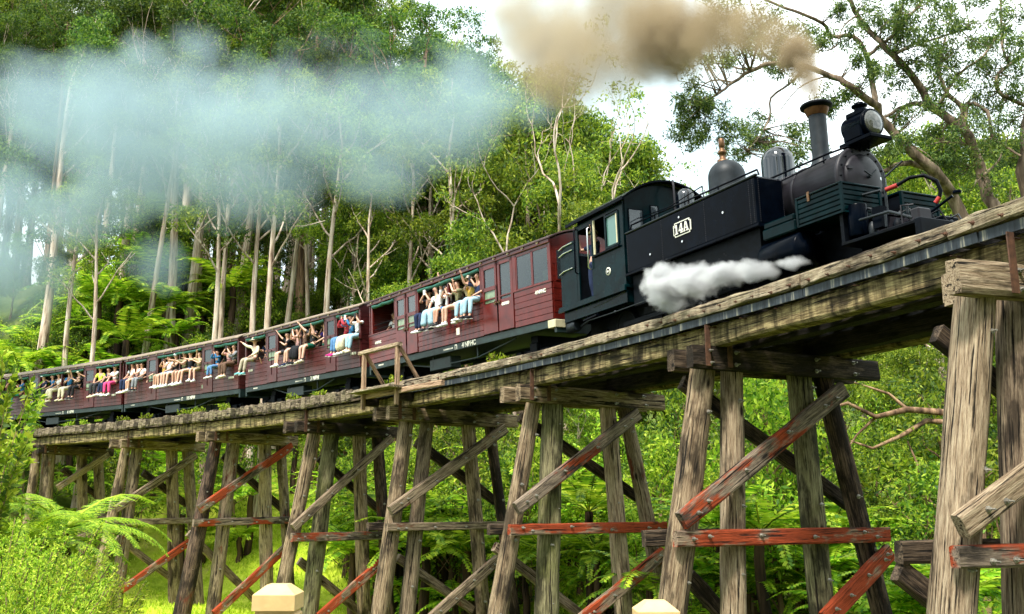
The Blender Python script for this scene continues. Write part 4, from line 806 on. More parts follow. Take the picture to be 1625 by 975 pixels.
    for i in range(nv+1):
        ph=math.pi*.60*i/nv
        for j in range(nu):
            a=2*math.pi*j/nu; ff=math.cos(a); lim=ph if ff<.25 else ph*(1-.50*max(0,ff)); rad=.110+.006*math.sin(j*2.7+i)
            vs.append(c+fd*(math.sin(lim)*math.cos(a)*rad)+sd*(math.sin(lim)*math.sin(a)*rad*.93)+Vector((0,0,math.cos(lim)*rad)))
    mb.add(vs,[(i*nu+j,(i+1)*nu+j,(i+1)*nu+(j+1)%nu,i*nu+(j+1)%nu) for i in range(nv) for j in range(nu)],0,True)
    if longhair:
        for sg in (-1,1): mb.tube([HC+sd*sg*.085+Vector((0,0,.03)),HC+sd*sg*.10-fd*.02+Vector((0,0,-.08)),NK+sd*sg*.11-fd*.02+Vector((0,0,-.07)),NK+sd*sg*.10-fd*.0+Vector((0,0,-.16))],[.035,.045,.04,.018],7)
    mb.build('hair',hm,root)
    for e_ in (1,-1): MB().ball(HC+sd*.092*e_-fd*.005,(.012,.012,.022),6,4).build('ear',sk,root)
    ft=HC+fd*.088
    MB().tube([ft+Vector((0,0,.012)),ft+fd*.024+Vector((0,0,-.022)),ft+Vector((0,0,-.03))],[.008,.013,.009],6).build('nose',sk,root)
    MB().bar(ft-sd*.024+Vector((0,0,-.052)),ft+sd*.024+Vector((0,0,-.052)),.012,.010).build('mouth',cloth((.35,.08,.07)),root)
    if glasses: MB().box(ft+fd*.004+sd*.030+Vector((0,0,.012)),(.045,.045,.030),bev=.01).box(ft+fd*.004-sd*.030+Vector((0,0,.012)),(.045,.045,.030),bev=.01).bar(ft-sd*.09-fd*.05+Vector((0,0,.018)),ft-sd*.05+Vector((0,0,.018)),.008,.008).bar(ft+sd*.09-fd*.05+Vector((0,0,.018)),ft+sd*.05+Vector((0,0,.018)),.008,.008).build('sunglasses',BLACK,root)
    else:
        for sg in (-1,1): MB().ball(ft+sd*sg*.031+Vector((0,0,.012)),(.011,.009,.007),6,4).build('eye',cloth((.02,.012,.01)),root)
    if hat:
        kind,hc=hat; hm=cloth(C_[hc]); o=HC+Vector((0,0,.045))-fd*.01
        if kind=='cap': 
            h=MB().lathe([(.112,0),(.110,.035),(.085,.075),(.03,.095),(.001,.097)],o,(0,0,1),14)
            h.poly([(math.cos(a)*.085,math.sin(a)*.09) for a in [math.pi*k/8 for k in range(9)]],.012,lambda a,b,d:o+sd*a+fd*(b+.095)+Vector((0,0,d-b*.25)))
        else: h=MB().lathe([(.108,.005),(.20,-.028),(.205,-.022),(.112,.016),(.108,.075),(.085,.10),(.001,.105)],o,(0,0,1),18)
        h.build('hat',hm,root)
    if phone:
        p=HC+fd*.235+Vector((0,0,-.02)); MB().box(p,(.075,.012,.145),Matrix((sd,fd,Vector((0,0,1)))).transposed(),bev=.004).build('phone',cloth(C_['dark']) if phone==1 else cloth(C_['white']),root)
    return root
g1,g2,g3,g4='passengers on the sill of the first carriage','passengers on the sill of the second carriage','passengers on the sill of the third carriage','passengers on the sill of the fourth carriage'
ph=('phone','phone')
person(M1,3.28,'passenger in black t-shirt, navy trousers and white shoes photographing, leftmost on first carriage',1,top='black',bottom='navy',arms=ph,glasses=True,phone=2,group=g1,hat=('cap','black'),legdir=-.03)
person(M1,3.74,'passenger with long dark hair, white top and pale jeans raising a phone overhead',0,top='white',bottom='light',legs='wide',arms=('rest',(.1,-.3,1.0)),longhair=True,group=g1,face=.3,shoes='dark',lean=-.03)
person(M1,4.16,'child in white top, blue shorts and dark socks between two adults, first carriage',1,top='white',bottom='blue',legs='short',shoes='dark',arms=ph,group=g1,s=.8,phone=1)
person(M1,4.64,'bare legged passenger in grey green top stretching one arm sideways, first carriage',0,top='olive',bottom='cream',legs='brief',arms=((-1.15,-.25,.05),'phone'),group=g1,hair='b',face=.2,legdir=-.06)
person(M1,4.93,'passenger in khaki shirt with dark tattooed legs waving a hand, first carriage',1,top='khaki',bottom='dark',legs='short',arms=((-.35,-.5,.35),'rest'),group=g1,hair='b',lat=.80)
person(M1,5.20,'passenger in straw hat, black and yellow top and pale jeans, first carriage',1,top='yellow',bottom='light',arms=ph,hat=('brim','beige'),group=g1,phone=1,legdir=-.04)
person(M1,5.53,'passenger in navy top, pale jeans and black and white shoes, nearest the guard door',1,top='navy',bottom='light',arms=((-.3,-.6,.5),'rest'),shoes='black',group=g1)
person(M1,6.08,'passenger behind the carriage door window reaching a bare arm out and up',0,top='dark',bottom='dark',arms=((-.5,-.35,.35),'down'),group=g1,lat=.74,sit='in',z=1.50)
person(M2,.62,'passenger in beige bucket hat and cream top reaching an arm back, turquoise shoes',0,top='cream',bottom='beige',shoes='cyan',arms=((-1,-.3,.45),'rest'),hat=('brim','beige'),group=g2,legdir=-.10,sleeve=1.2,lean=-.05)
person(M2,1.02,'passenger in dark clothes standing behind the one in the bucket hat',1,top='navy',bottom='dark',arms=((.4,-.6,-.4),(.4,-.6,-.5)),group=g2,lat=.72,sit='in')
person(M2,1.29,'small child peeking over the sill at the left end of second carriage',1,top='white',bottom='dark',arms=((-.2,-.6,.1),(.2,-.6,.1)),group=g2,s=.7,z=1.32,lat=.82,sit='in')
person(M2,2.72,'passenger in black t-shirt and shorts waving an open hand high, second carriage',0,top='black',bottom='dark',legs='short',arms=((-.62,-.5,.72),'cross'),group=g2)
person(M2,2.98,'passenger in dark cap sitting behind the waving one, second carriage',2,top='dark',bottom='dark',arms=('cross','cross'),group=g2,lat=.62,sit='in',hat=('cap','black'),glasses=True)
person(M2,3.34,'passenger in rose top and white shorts taking a picture, second carriage',0,top='rose',bottom='white',legs='brief',arms=ph,shoes='navy',longhair=True,group=g2,phone=1,hair='b')
person(M2,3.74,'passenger in brown top and long black skirt, second carriage',1,top='brown',bottom='black',legs='skirt',arms=(ph[0],(.9,-.3,.1)),shoes='black',group=g2,longhair=True)
person(M2,4.20,'passenger with green shorts, one leg out and arm stretched up, second carriage',0,top='dark',bottom='green',legs='short',arms=((-.75,-.35,.65),(.2,-.5,.2)),group=g2,hair='b',shoes='cream')
person(M2,4.48,'passenger photographing from the shade behind the arm in green shorts',2,top='dark',bottom='dark',arms=ph,group=g2,lat=.66,sit='in',phone=1)
person(M2,4.72,'smiling passenger in violet t-shirt and sunglasses leaning out sideways, second carriage',0,top='violet',bottom='green',legs='short',arms=((-.5,-.6,-.1),'rest'),glasses=True,group=g2,hair='b',lat=.82,face=-.1,s=.95,sit='in')
person(M2,6.05,'passenger in red hooded top, blue jeans and pink shoes, second carriage',1,top='red',bottom='jeans',shoes='magenta',arms=ph,sleeve=1.2,group=g2,phone=1)
person(M2,6.33,'passenger in blue denim jacket and wide cream trousers, second carriage',1,top='blue',bottom='cream',legs='skirt',arms=ph,sleeve=1.2,group=g2,phone=2)
person(M2,6.66,'passenger in pale blue shirt, sunglasses and light jeans at the end of second carriage',1,top='white',bottom='light',shoes='cream',arms=ph,glasses=True,group=g2,phone=1)
person(M3,.52,'passenger in sunglasses, white t-shirt and navy trousers, left end of third carriage',1,top='white',bottom='navy',arms=('rest','rest'),glasses=True,group=g3,longhair=True)
person(M3,.90,'bare legged passenger in rose top beside the one in navy trousers, third carriage',0,top='rose',bottom='white',legs='brief',arms=('rest','cross'),longhair=True,group=g3,hair='b',legdir=-.05)
person(M3,1.28,'passenger in white striped t-shirt and grey trousers, third carriage',1,top='white',bottom='grey',arms=('cross','rest'),shoes='black',group=g3)
person(M3,1.62,'child resting chin beside the passenger in grey trousers, third carriage',1,top='rose',bottom='dark',arms=('rest','rest'),group=g3,s=.72,lat=.78,sit='in')
person(M3,2.02,'passenger in white t-shirt and sunglasses leaning out above a closed door',0,top='white',bottom='dark',arms=('down','rest'),glasses=True,group=g3,lat=.86,sit='in',hair='k',z=1.70)
person(M3,2.92,'passenger in yellow brown top with bare legs photographing, third carriage',1,top='yellow',bottom='khaki',legs='brief',arms=ph,longhair=True,group=g3,phone=1)
person(M3,3.28,'passenger in white tank top and denim shorts with raised elbow, third carriage',0,top='white',bottom='jeans',legs='short',arms=ph,glasses=True,group=g3,hair='b',sleeve=.2)
person(M3,3.74,'large passenger in white cap and black top clasping hands, third carriage',0,top='black',bottom='light',legs='short',arms=('cross','cross'),hat=('cap','white'),group=g3,s=1.0,sleeve=.2)
person(M3,4.32,'passenger in olive cap and green top pointing, third carriage',1,top='olive',bottom='dark',legs='short',arms=((-.7,-.7,.1),'cross'),hat=('cap','olive'),group=g3,shoes='white')
person(M3,4.74,'blond bare legged passenger in dark tank top pointing forward, third carriage',0,top='black',bottom='blue',legs='brief',arms=((-.6,-.6,-.1),(.7,-.4,.35)),group=g3,hair='y',sleeve=.2,legdir=-.05)
person(M3,5.32,'passenger in khaki shirt with crossed arms, last before the dark post',0,top='khaki',bottom='khaki',legs='short',arms=((-.9,-.4,.1),'cross'),group=g3,hair='b')
person(M3,6.50,'child in blue denim with jeans and white shoes, right end of third carriage',1,top='blue',bottom='jeans',arms=ph,sleeve=1.2,group=g3,s=.76)
person(M3,6.76,'passenger in dark cap sitting behind the child in denim',1,top='dark',bottom='dark',arms=ph,group=g3,lat=.66,sit='in',hat=('cap','dark'))
person(M3,7.10,'passenger in rose top holding a phone, right end of third carriage',0,top='rose',bottom='brown',arms=ph,group=g3,phone=1,lat=.84)
person(M3,7.50,'passenger in grey long sleeved top with folded arms and brown trousers',1,top='grey',bottom='brown',arms=('cross','cross'),sleeve=1.2,group=g3,shoes='cream')
person(M4,.62,'passenger in black top with both hands at the face, left end of fourth carriage',1,top='black',bottom='rose',legs='short',arms=ph,group=g4,phone=1,s=1)
person(M4,1.40,'passenger in brimmed hat and blue patterned top with teal trousers, fourth carriage',1,top='blue',bottom='teal',arms=(('cross'),'cross'),hat=('brim','olive'),group=g4,s=1,shoes='teal')
person(M4,1.85,'passenger in the shade beside the one in teal trousers',1,top='dark',bottom='dark',arms=ph,group=g4,lat=.66,sit='in')
person(M4,3.15,'passenger in white cap and dark clothes on the left of the middle bay, fourth carriage',0,top='navy',bottom='black',arms=ph,hat=('cap','white'),group=g4,s=.97)
person(M4,3.85,'passenger in dark blue top and grey trousers stretching an arm, fourth carriage',1,top='blue',bottom='dark',arms=((-1,-.3,.2),'rest'),group=g4,shoes='teal',s=.97)
person(M4,4.35,'passenger in white top and cream trousers with dark hair, fourth carriage',1,top='white',bottom='cream',legs='wide',arms=ph,group=g4,s=.97,shoes='cream')
person(M4,5.18,'passenger in sun hat, bright blue top and cream trousers, fourth carriage',1,top='blue',bottom='cream',arms=('cross',(.3,-.5,.3)),hat=('brim','cream'),group=g4,s=.97,shoes='cream')
person(M4,5.88,'passenger dressed in black with pale cap, fourth carriage',0,top='black',bottom='black',arms=('cross','cross'),hat=('cap','cream'),group=g4,s=.97,shoes='dark')
person(M4,6.78,'passenger in striped top reaching out of the door window, fourth carriage',1,top='dark',bottom='dark',arms=((-.8,-.5,.2),'rest'),group=g4,lat=.78,sit='in')
person(M4,7.48,'passenger in lime green top and dark trousers, fourth carriage',1,top='lime',bottom='dark',arms=('rest','rest'),group=g4,shoes='cream',s=.97)
person(M4,8.05,'passenger in dark blue top and navy trousers, fourth carriage',1,top='navy',bottom='navy',arms=(('rest'),'cross'),group=g4,s=.97)
person(M4,8.48,'passenger in white top and bright pink trousers, right end of fourth carriage',0,top='white',bottom='pink',arms=('rest','cross'),group=g4,hat=('cap','navy'),s=.97)
person(LM,1.02,'driver standing in the cab doorway with bare arm on the handrail',0,top='navy',bottom='navy',arms=((-.45,-.35,.35),(.2,-.45,.50)),group='locomotive crew',lat=.80,z=1.72,sit=0,face=.6,s=.92,hat=('cap','khaki'))
person(LM,1.60,'fireman behind the open cab window in dark overalls',0,top='black',bottom='dark',arms=('rest','down'),group='locomotive crew',lat=.45,z=1.72,sit=0,face=1.2,s=.92,hair='b')

# a second row of passengers inside, behind those on the sills
tops=['dark','navy','grey','white','olive','blue','rose','black','cream','brown','violet','red']; q=random.Random(3)
for Mx,ci,xs in ((M1,'first',(.75,1.25,3.0,3.5,4.05,4.75,5.3,7.6)),(M2,'second',(.75,3.2,3.9,4.9,5.85,6.5)),(M3,'third',(.4,1.1,2.75,3.1,3.55,4.1,4.6,5.1,7.3)),(M4,'fourth',(1.0,1.7,3.3,3.6,4.1,4.7,5.5,6.1,7.8,8.3)),(M5,'last',(3.3,4.0,4.7,5.4,7.0,7.6,8.1))):
    for x in xs:
        t=q.choice(tops); hh=q.choice('kkb'); ht=q.choice((None,None,'cap','brim')); lb='passenger in %s top%s inside the %s carriage%s'%(t,''+''+(', cap' if ht=='cap' else ', sun hat') if ht else '',ci,', left part' if x<3 else ', middle' if x<6 else ', right part')
        person(Mx,x,lb,q.randrange(3),hair=hh,top=t,bottom='dark',arms=q.choice((ph,('rest','cross'),('cross','rest'),ph)),lat=q.uniform(.42,.6),sit='in',z=1.62,group='passengers seated inside the carriages',hat=(ht,q.choice(('navy','cream','black'))) if ht else None,longhair=q.random()<.35,face=q.uniform(-.2,.9),glasses=q.random()<.25)
# ================================================================== ground
RS=np.random.RandomState(11)
def track_sd(X,Y):
    """nearest s on the track and signed distance (positive beyond the track, seen from the eye)"""
    sel=np.arange(0,len(_s),8); px,py,ss,th=_X[sel],_Y[sel],_s[sel],_th[sel]
    d2=(X[...,None]-px)**2+(Y[...,None]-py)**2; i=np.argmin(d2,-1)
    dx=X-px[i]; dy=Y-py[i]; return ss[i],dx*np.cos(th[i])-dy*np.sin(th[i])
def sstep(a,b,x): t=np.clip((x-a)/(b-a),0,1); return t*t*(3-2*t)
def ground_z(X,Y):
    X=np.asarray(X,float); Y=np.asarray(Y,float); s,d=track_sd(X,Y)
    base=-3.9+sstep(43,54,s)*6.3
    az=X/np.maximum(Y,3); slope=.22+.78*sstep(.04,-.40,az)
    h=base+np.clip(d-5,0,15)*slope+np.clip(d-20,0,46)*.22+np.clip(d-66,0,400)*.05
    front=np.clip(-d-3,0,30)
    h=h+0*front
    r=np.hypot(X,Y); cam_b=-1.7+0*r
    h=np.where(d<0,h+(cam_b-h)*sstep(11,3,r),h)
    left=sstep(-4,-12,X)*sstep(26,12,Y)*(d<0); h=h+left*1.2
    return h+.18*np.sin(X*.7+Y*.3)*np.cos(Y*.45-X*.2)*sstep(2,8,r)+.08*np.sin(X*2.1)*np.sin(Y*1.7)
def gz(x,y): return float(ground_z(np.array([x]),np.array([y]))[0])
def ground_mat():
    m,t,b=nodes('forest_floor_and_grass'); co=nd(t,'ShaderNodeTexCoord')
    n=nd(t,'ShaderNodeTexNoise',{'Vector':co.outputs['Object'],'Scale':.45,'Detail':9.,'Roughness':.65}); n2=nd(t,'ShaderNodeTexNoise',{'Vector':co.outputs['Object'],'Scale':6.,'Detail':5.})
    litter=ramp(t,n.outputs[0],[(.35,(.03,.05,.010)),(.55,(.09,.12,.02)),(.7,(.16,.15,.05))])
    gr=ramp(t,n.outputs[0],[(.32,(.20,.32,.015)),(.50,(.42,.54,.03)),(.62,(.58,.60,.08)),(.70,(.55,.42,.20))])
    gr=mixc(t,.35,gr,ramp(t,n2.outputs[0],[(.35,(.20,.30,.01)),(.65,(.62,.68,.08))]))
    at_=nd(t,'ShaderNodeAttribute',attribute_name='grass'); c=mixc(t,at_.outputs['Fac'],litter,gr)
    t.links.new(c,b.inputs['Base Color']); b.inputs['Roughness'].default_value=.95; b.inputs['Specular IOR Level'].default_value=.1
    bp=nd(t,'ShaderNodeBump',{'Height':n2.outputs[0],'Strength':.8,'Distance':.1}); t.links.new(bp.outputs[0],b.inputs['Normal']); return m
def grass_mask(X,Y):
    s,d=track_sd(X,Y); g=sstep(22,26,s)*sstep(50,42,s)*sstep(-13,-9,d)*sstep(14,8,d)
    return np.clip(g+sstep(12,16,s)*sstep(26,20,s)*sstep(-6,-3,d)*sstep(6,2,d)*.35,0,1)
gx=np.concatenate([np.linspace(-700,-70,14),np.linspace(-66,44,111),np.linspace(50,700,14)]); gy=np.concatenate([np.linspace(-300,-8,7),np.linspace(-6,104,111),np.linspace(112,900,14)])
GX,GY=np.meshgrid(gx,gy); GZ=ground_z(GX,GY); nx,ny=len(gx),len(gy)
me=bpy.data.meshes.new('ground'); me.from_pydata(np.stack([GX,GY,GZ],-1).reshape(-1,3).tolist(),[],[(j*nx+i,j*nx+i+1,(j+1)*nx+i+1,(j+1)*nx+i) for j in range(ny-1) for i in range(nx-1)])
a=me.attributes.new('grass','FLOAT','POINT'); a.data.foreach_set('value',grass_mask(GX,GY).reshape(-1).astype(np.float32)); me.polygons.foreach_set('use_smooth',[True]*len(me.polygons)); me.materials.append(ground_mat())
go=bpy.data.objects.new('ground',me); col.objects.link(go); go['kind']='structure'
# ================================================================== foliage
def leaf_mat(name,dark,mid,light,trans=.35):
    m,t,b=nodes(name); o=[n for n in t.nodes if n.type=='OUTPUT_MATERIAL'][0]; g=nd(t,'ShaderNodeNewGeometry'); oi=nd(t,'ShaderNodeObjectInfo')
    c=ramp(t,g.outputs['Random Per Island'],[(0,dark),(.45,mid),(1,light)])
    hs=nd(t,'ShaderNodeHueSaturation',{'Color':c}); mr=nd(t,'ShaderNodeMapRange',{0:oi.outputs['Random'],3:.75,4:1.3}); t.links.new(mr.outputs[0],hs.inputs['Value'])
    mh=nd(t,'ShaderNodeMapRange',{0:oi.outputs['Random'],3:.49,4:.515}); t.links.new(mh.outputs[0],hs.inputs['Hue'])
    t.links.new(hs.outputs[0],b.inputs['Base Color']); b.inputs['Roughness'].default_value=.55; b.inputs['Specular IOR Level'].default_value=.3
    tl=nd(t,'ShaderNodeBsdfTranslucent',{'Color':hs.outputs[0]}); ms=nd(t,'ShaderNodeMixShader',{0:trans}); t.links.new(b.outputs[0],ms.inputs[1]); t.links.new(tl.outputs[0],ms.inputs[2]); t.links.new(ms.outputs[0],o.inputs[0]); return m
L_DARK=leaf_mat('gum_leaf_dark',(.012,.042,.010),(.055,.125,.014),(.19,.27,.025),.45)
L_MID=leaf_mat('gum_leaf',(.030,.082,.010),(.145,.235,.015),(.40,.46,.035),.45)
L_GUM=leaf_mat('near_gum_leaf',(.016,.055,.014),(.075,.16,.028),(.27,.36,.06))
L_WAT=leaf_mat('wattle_leaf',(.014,.055,.010),(.11,.20,.014),(.36,.44,.03),.45)
L_BUSH=leaf_mat('shrub_leaf',(.035,.10,.010),(.22,.36,.018),(.58,.66,.06),.45)
L_FERN=leaf_mat('fern_frond',(.05,.16,.008),(.24,.44,.015),(.62,.75,.05),.45)
L_YEL=leaf_mat('fine_shrub_leaf',(.03,.08,.006),(.24,.38,.012),(.62,.66,.07),.45)
def bark(name,pale,mid,dark):
    m,t,b=nodes(name); co=nd(t,'ShaderNodeTexCoord'); oi=nd(t,'ShaderNodeObjectInfo')
    mul=nd(t,'ShaderNodeMath',{0:oi.outputs['Random'],1:53.},operation='MULTIPLY'); sh=nd(t,'ShaderNodeVectorMath',{0:co.outputs['Object'],1:mul.outputs[0]},operation='ADD')
    g=nd(t,'ShaderNodeMapping',{'Vector':sh.outputs[0],'Scale':(4,4,.35)}); n=nd(t,'ShaderNodeTexNoise',{'Vector':g.outputs[0],'Scale':1.2,'Detail':7.,'Roughness':.65})
    t.links.new(ramp(t,n.outputs[0],[(.36,dark),(.48,mid),(.60,pale)]),b.inputs['Base Color']); b.inputs['Roughness'].default_value=.85; b.inputs['Specular IOR Level'].default_value=.15
    bp=nd(t,'ShaderNodeBump',{'Height':n.outputs[0],'Strength':.7,'Distance':.05}); t.links.new(bp.outputs[0],b.inputs['Normal']); return m
B_PALE=bark('pale_gum_bark',(.62,.52,.42),(.42,.31,.23),(.12,.075,.05))
B_BROWN=bark('brown_stringy_bark',(.34,.22,.13),(.17,.10,.06),(.05,.03,.02))
B_GREY=bark('grey_branch_bark',(.28,.21,.15),(.13,.095,.065),(.07,.05,.035))
B_FERN=bark('fern_trunk',(.10,.06,.035),(.05,.03,.02),(.015,.01,.007))
def leaves(name,C,D,S,mat):
    """diamond leaves: base C, direction*length D, half width vector S"""
    n=len(C); v=np.stack([C,C+D*.45+S,C+D,C+D*.45-S],1).reshape(-1,3).astype(np.float32)
    me=bpy.data.meshes.new(name); me.vertices.add(4*n); me.vertices.foreach_set('co',v.ravel()); me.loops.add(4*n); me.loops.foreach_set('vertex_index',np.arange(4*n,dtype=np.int32))
    me.polygons.add(n); me.polygons.foreach_set('loop_start',np.arange(0,4*n,4,dtype=np.int32)); me.polygons.foreach_set('loop_total',np.full(n,4,dtype=np.int32)); me.materials.append(mat); me.update(calc_edges=True); return me
def unit(v): return v/np.maximum(np.linalg.norm(v,axis=-1,keepdims=True),1e-6)
def clump_leaves(cl,per,L,Wd,droop=.8,flat=.7,rs=RS,shell=.45):
    """cl: (x,y,z,r) clumps made of sprigs, leaves gathered around each sprig"""
    Cs=[]; 
    for x,y,z,r in cl:
        k=max(6,int(per*(r**2)/12)); d=unit(rs.normal(size=(k,3))+np.array([0,0,.55])); rad=r*(shell+(1-shell)*rs.rand(k,1)**.6); p=d*rad*np.array([1,1,flat])+np.array([x,y,z])
        q=np.repeat(p,12,0)+rs.normal(size=(k*12,3))*L*.62; Cs.append(q)
    C=np.concatenate(Cs); n=len(C); D=unit(rs.normal(size=(n,3))+np.array([0,0,-droop])); ln=L*(.6+.8*rs.rand(n,1)); S=unit(np.cross(D,rs.normal(size=(n,3))))*Wd*(.6+.7*rs.rand(n,1)); return C,D*ln,S
def limb(mb,p,d,L,r,depth,rs,ends,up=.25,n=6,split=(2,3),spread=.75,shrink=.66,wob=.12):
    pts=[p]; k=4; q=p.copy(); dd=d.copy()
    for i in range(k):
        dd=unit(dd+rs.normal(size=3)*wob+np.array([0,0,up*.3])); q=q+dd*L/k; pts.append(q)
    mb.tube([tuple(x) for x in pts],[r*(1-.45*i/k) for i in range(k+1)],n if depth>1 else 5,cap=False)
    if depth==0: ends.append(q); return
    if depth<=2: ends.append(pts[3])
    for j in range(rs.randint(split[0],split[1]+1)):
        nd_=unit(dd+rs.normal(size=3)*spread+np.array([0,0,up])); limb(mb,q if j<2 else pts[3],nd_,L*shrink*(.8+.4*rs.rand()),r*.55,depth-1,rs,ends,up,n,split,spread,shrink,wob)
def trunk_pts(H,rs,lean,wob=.25,k=12,flare=1.5,r0=.4,r1=.14):
    ph=rs.rand(2)*6; out=[];rr=[]
    for i in range(k+1):
        t=i/k; out.append(np.array([lean[0]*t*H+wob*math.sin(t*5+ph[0])*t,lean[1]*t*H+wob*math.sin(t*4+ph[1])*t,H*t])); rr.append((r0+(r1-r0)*t**.8)*(1+(flare-1)*max(0,1-t*12)))
    return out,rr
def make_gum(seed,H=30,r0=.50,crown_from=.55,nb=9,clr=(1.0,1.9),per=150,lean=(0,0),leafm=None,barkm=None,L=.26,Wd=.05,blen=.22,depth=2,flat=.6,up=.35,keep=.6):
    rs=np.random.RandomState(seed); mb=MB(); pts,rr=trunk_pts(H*.93,rs,lean,.35,12,1.5,r0,r0*.28); mb.tube([tuple(p) for p in pts],rr,9,cap=False); ends=[]
    P=np.array(pts)
    for j in range(nb):
        t=crown_from+(1-crown_from)*((j+.5*rs.rand())/nb); z=t*(len(pts)-1); i=int(min(z,len(pts)-2)); p=P[i]+(P[i+1]-P[i])*(z-i); a=rs.rand()*6.28
        d=unit(np.array([math.cos(a),math.sin(a),.55+.5*rs.rand()])); limb(mb,p,d,H*blen*(1.15-.55*(t-crown_from)/(1-crown_from))*(.7+.5*rs.rand()),min(r0*.30,.085),depth,rs,ends,up)
    limb(mb,P[-1],unit(np.array([.1,.1,1])),H*.1,r0*.28,2,rs,ends,up)
    cl=[(*e,clr[0]+(clr[1]-clr[0])*rs.rand()) for e in ends if rs.rand()<keep]
    C,D,S=clump_leaves(cl,per,L,Wd,flat=flat,rs=rs)
    return mb.mesh('trunk',barkm),leaves('crown',C,D,S,leafm)
TALL=[make_gum(100+k,H=30+2*k,nb=8+k%3,crown_from=(.58,.62,.50,.66)[k],leafm=L_MID if k%2 else L_DARK,barkm=B_PALE if k!=2 else B_BROWN,per=250,lean=((.0,0),(.05,0),(-.02,0),(.03,0))[k],L=.30,Wd=.055,blen=.17) for k in range(4)]
MIDG=[make_gum(200+k,H=15+1.5*k,r0=.24,crown_from=.22,nb=14,clr=(.7,1.4),per=230,leafm=(L_MID,L_WAT,L_MID)[k],barkm=(B_PALE,B_BROWN,B_GREY)[k],blen=.17,L=.25,Wd=.045,lean=(.04*(k-1),0)) for k in range(3)]
BUSH=[make_gum(300+k,H=5.0,r0=.09,crown_from=.12,nb=12,clr=(.5,1.0),per=150,keep=.75,leafm=(L_WAT,L_DARK,L_BUSH)[k],barkm=B_BROWN,blen=.24,L=.16,Wd=.035,depth=1,flat=.8) for k in range(3)]
def make_bare(seed,H=15):
    rs=np.random.RandomState(seed); mb=MB(); ends=[]; pts,rr=trunk_pts(H*.45,rs,(.06,0),.3,6,1.4,.26,.17); mb.tube([tuple(p) for p in pts],rr,8,cap=False)
    for j in range(3): limb(mb,np.array(pts[-1 if j else -2]),unit(np.array([(-.5,.45,.05)[j],.1,1.])),H*.26,.12,4,rs,ends,.35,6,(2,2),.55,.72,.2)
    C,D,S=clump_leaves([(*e,.7) for e in ends if rs.rand()<.18],60,.2,.04,rs=rs); return mb.mesh('trunk',B_PALE),leaves('crown',C,D,S,L_MID)
SLIM=[make_gum(140+k,H=25+2*k,r0=.36,nb=7,crown_from=.66,leafm=L_MID if k else L_DARK,barkm=B_PALE,per=250,lean=(.03*(k-1),0),clr=(.9,1.7),L=.30,Wd=.055,blen=.14,depth=1) for k in range(3)]
BARE=[make_bare(400),make_bare(411)]
def frond(L,n,rs,a,el,seglen,near=False,droop=1.35):
    """rachis points and leaflets of one arching frond leaving the crown in direction a"""
    k=10; p=np.zeros(3); pts=[p]; e=el
    for i in range(k): p=p+np.array([math.cos(a)*math.cos(e),math.sin(a)*math.cos(e),math.sin(e)])*L/k; pts.append(p); e-=droop/k*(.6+i*.09)
    P=np.array(pts); C=[];D=[];S=[]
    for i in range(n):
        t=.12+.88*(i+.5)/n; z=t*k; j=int(min(z,k-1)); q=P[j]+(P[j+1]-P[j])*(z-j); tg=unit(P[j+1]-P[j]); sd=unit(np.cross(tg,np.array([0,0,1.]))); up=np.cross(sd,tg)
        ln=seglen*math.sin(min(1,t*1.15+.12)*math.pi*.93)**.7 if t<.98 else seglen*.15
        for sg in (-1,1):
            d=unit(sd*sg+tg*.42-up*.22+rs.normal(size=3)*.05)
            if not near: C.append(q);D.append(d*ln);S.append(tg*L/n*.52)
            else:
                m=11; d0=d
                for w_ in range(m):
                    qq=q+d0*ln*(w_+.5)/m-np.array([0,0,ln*.10*(w_/m)**2]); l2=L/n*.62*(1-.75*w_/m)
                    for s2 in (-1,1): C.append(qq);D.append(unit(tg*s2+d0*.35)*l2);S.append(d0*ln/m*.62)
                C.append(q);D.append(d0*ln);S.append(tg*.006)
    return P,np.array(C),np.array(D),np.array(S)
def make_fern(seed,H=2.2,nf=16,L=2.3,n=24,near=False,seg=.42):
    rs=np.random.RandomState(seed); mb=MB(); 
    mb.tube([(.05*math.sin(i),.04*math.cos(i*1.3),H*i/6) for i in range(7)],[.16-.008*i for i in range(7)],9); st=MB(); Cs=[];Ds=[];Ss=[]
    for j in range(nf):
        a=6.283*j/nf+rs.rand()*.3; l=L*(.8+.35*rs.rand()); P,C,D,S=frond(l,n,rs,a,.95-.75*rs.rand(),seg*l/L,near); o=np.array([0,0,H])
        st.tube([tuple(p+o) for p in P[::2]],[.022,.018,.015,.011,.008,.004],4,cap=False); Cs.append(C+o);Ds.append(D);Ss.append(S)
    return mb.mesh('trunk',B_FERN),st.mesh('stalks',L_YEL),leaves('fronds',np.concatenate(Cs),np.concatenate(Ds),np.concatenate(Ss),L_FERN)
FERN=[make_fern(500,2.4,16),make_fern(501,1.2,14,1.9),make_fern(502,3.4,18,2.6)]
LMK=[(0,'far left edge'),(90,'left of the whitish trunks'),(230,'by the whitish trunks'),(330,'above or below the third carriage'),(470,'near the seam of second and third carriage'),(575,'near the refuge platform'),(660,'left of the fourth trestle bent'),(760,'between the fourth and fifth bents'),(880,'by the fifth bent'),(960,'just behind the cab'),(1060,'left of the sixth bent'),(1150,'behind the sixth bent'),(1240,'under the chimney'),(1330,'right of the sixth bent'),(1420,'under the front buffer beam'),(1500,'left of the big right hand post'),(1580,'behind the big right hand post')]
def where_(px,Y,Y0,Y1):
    k=max(i for i,(a,_) in enumerate(LMK) if px>=a or i==0); t=(Y-Y0)/(Y1-Y0+1e-6); return LMK[k][1]+', '+('close' if t<.33 else 'midway' if t<.67 else 'far back')
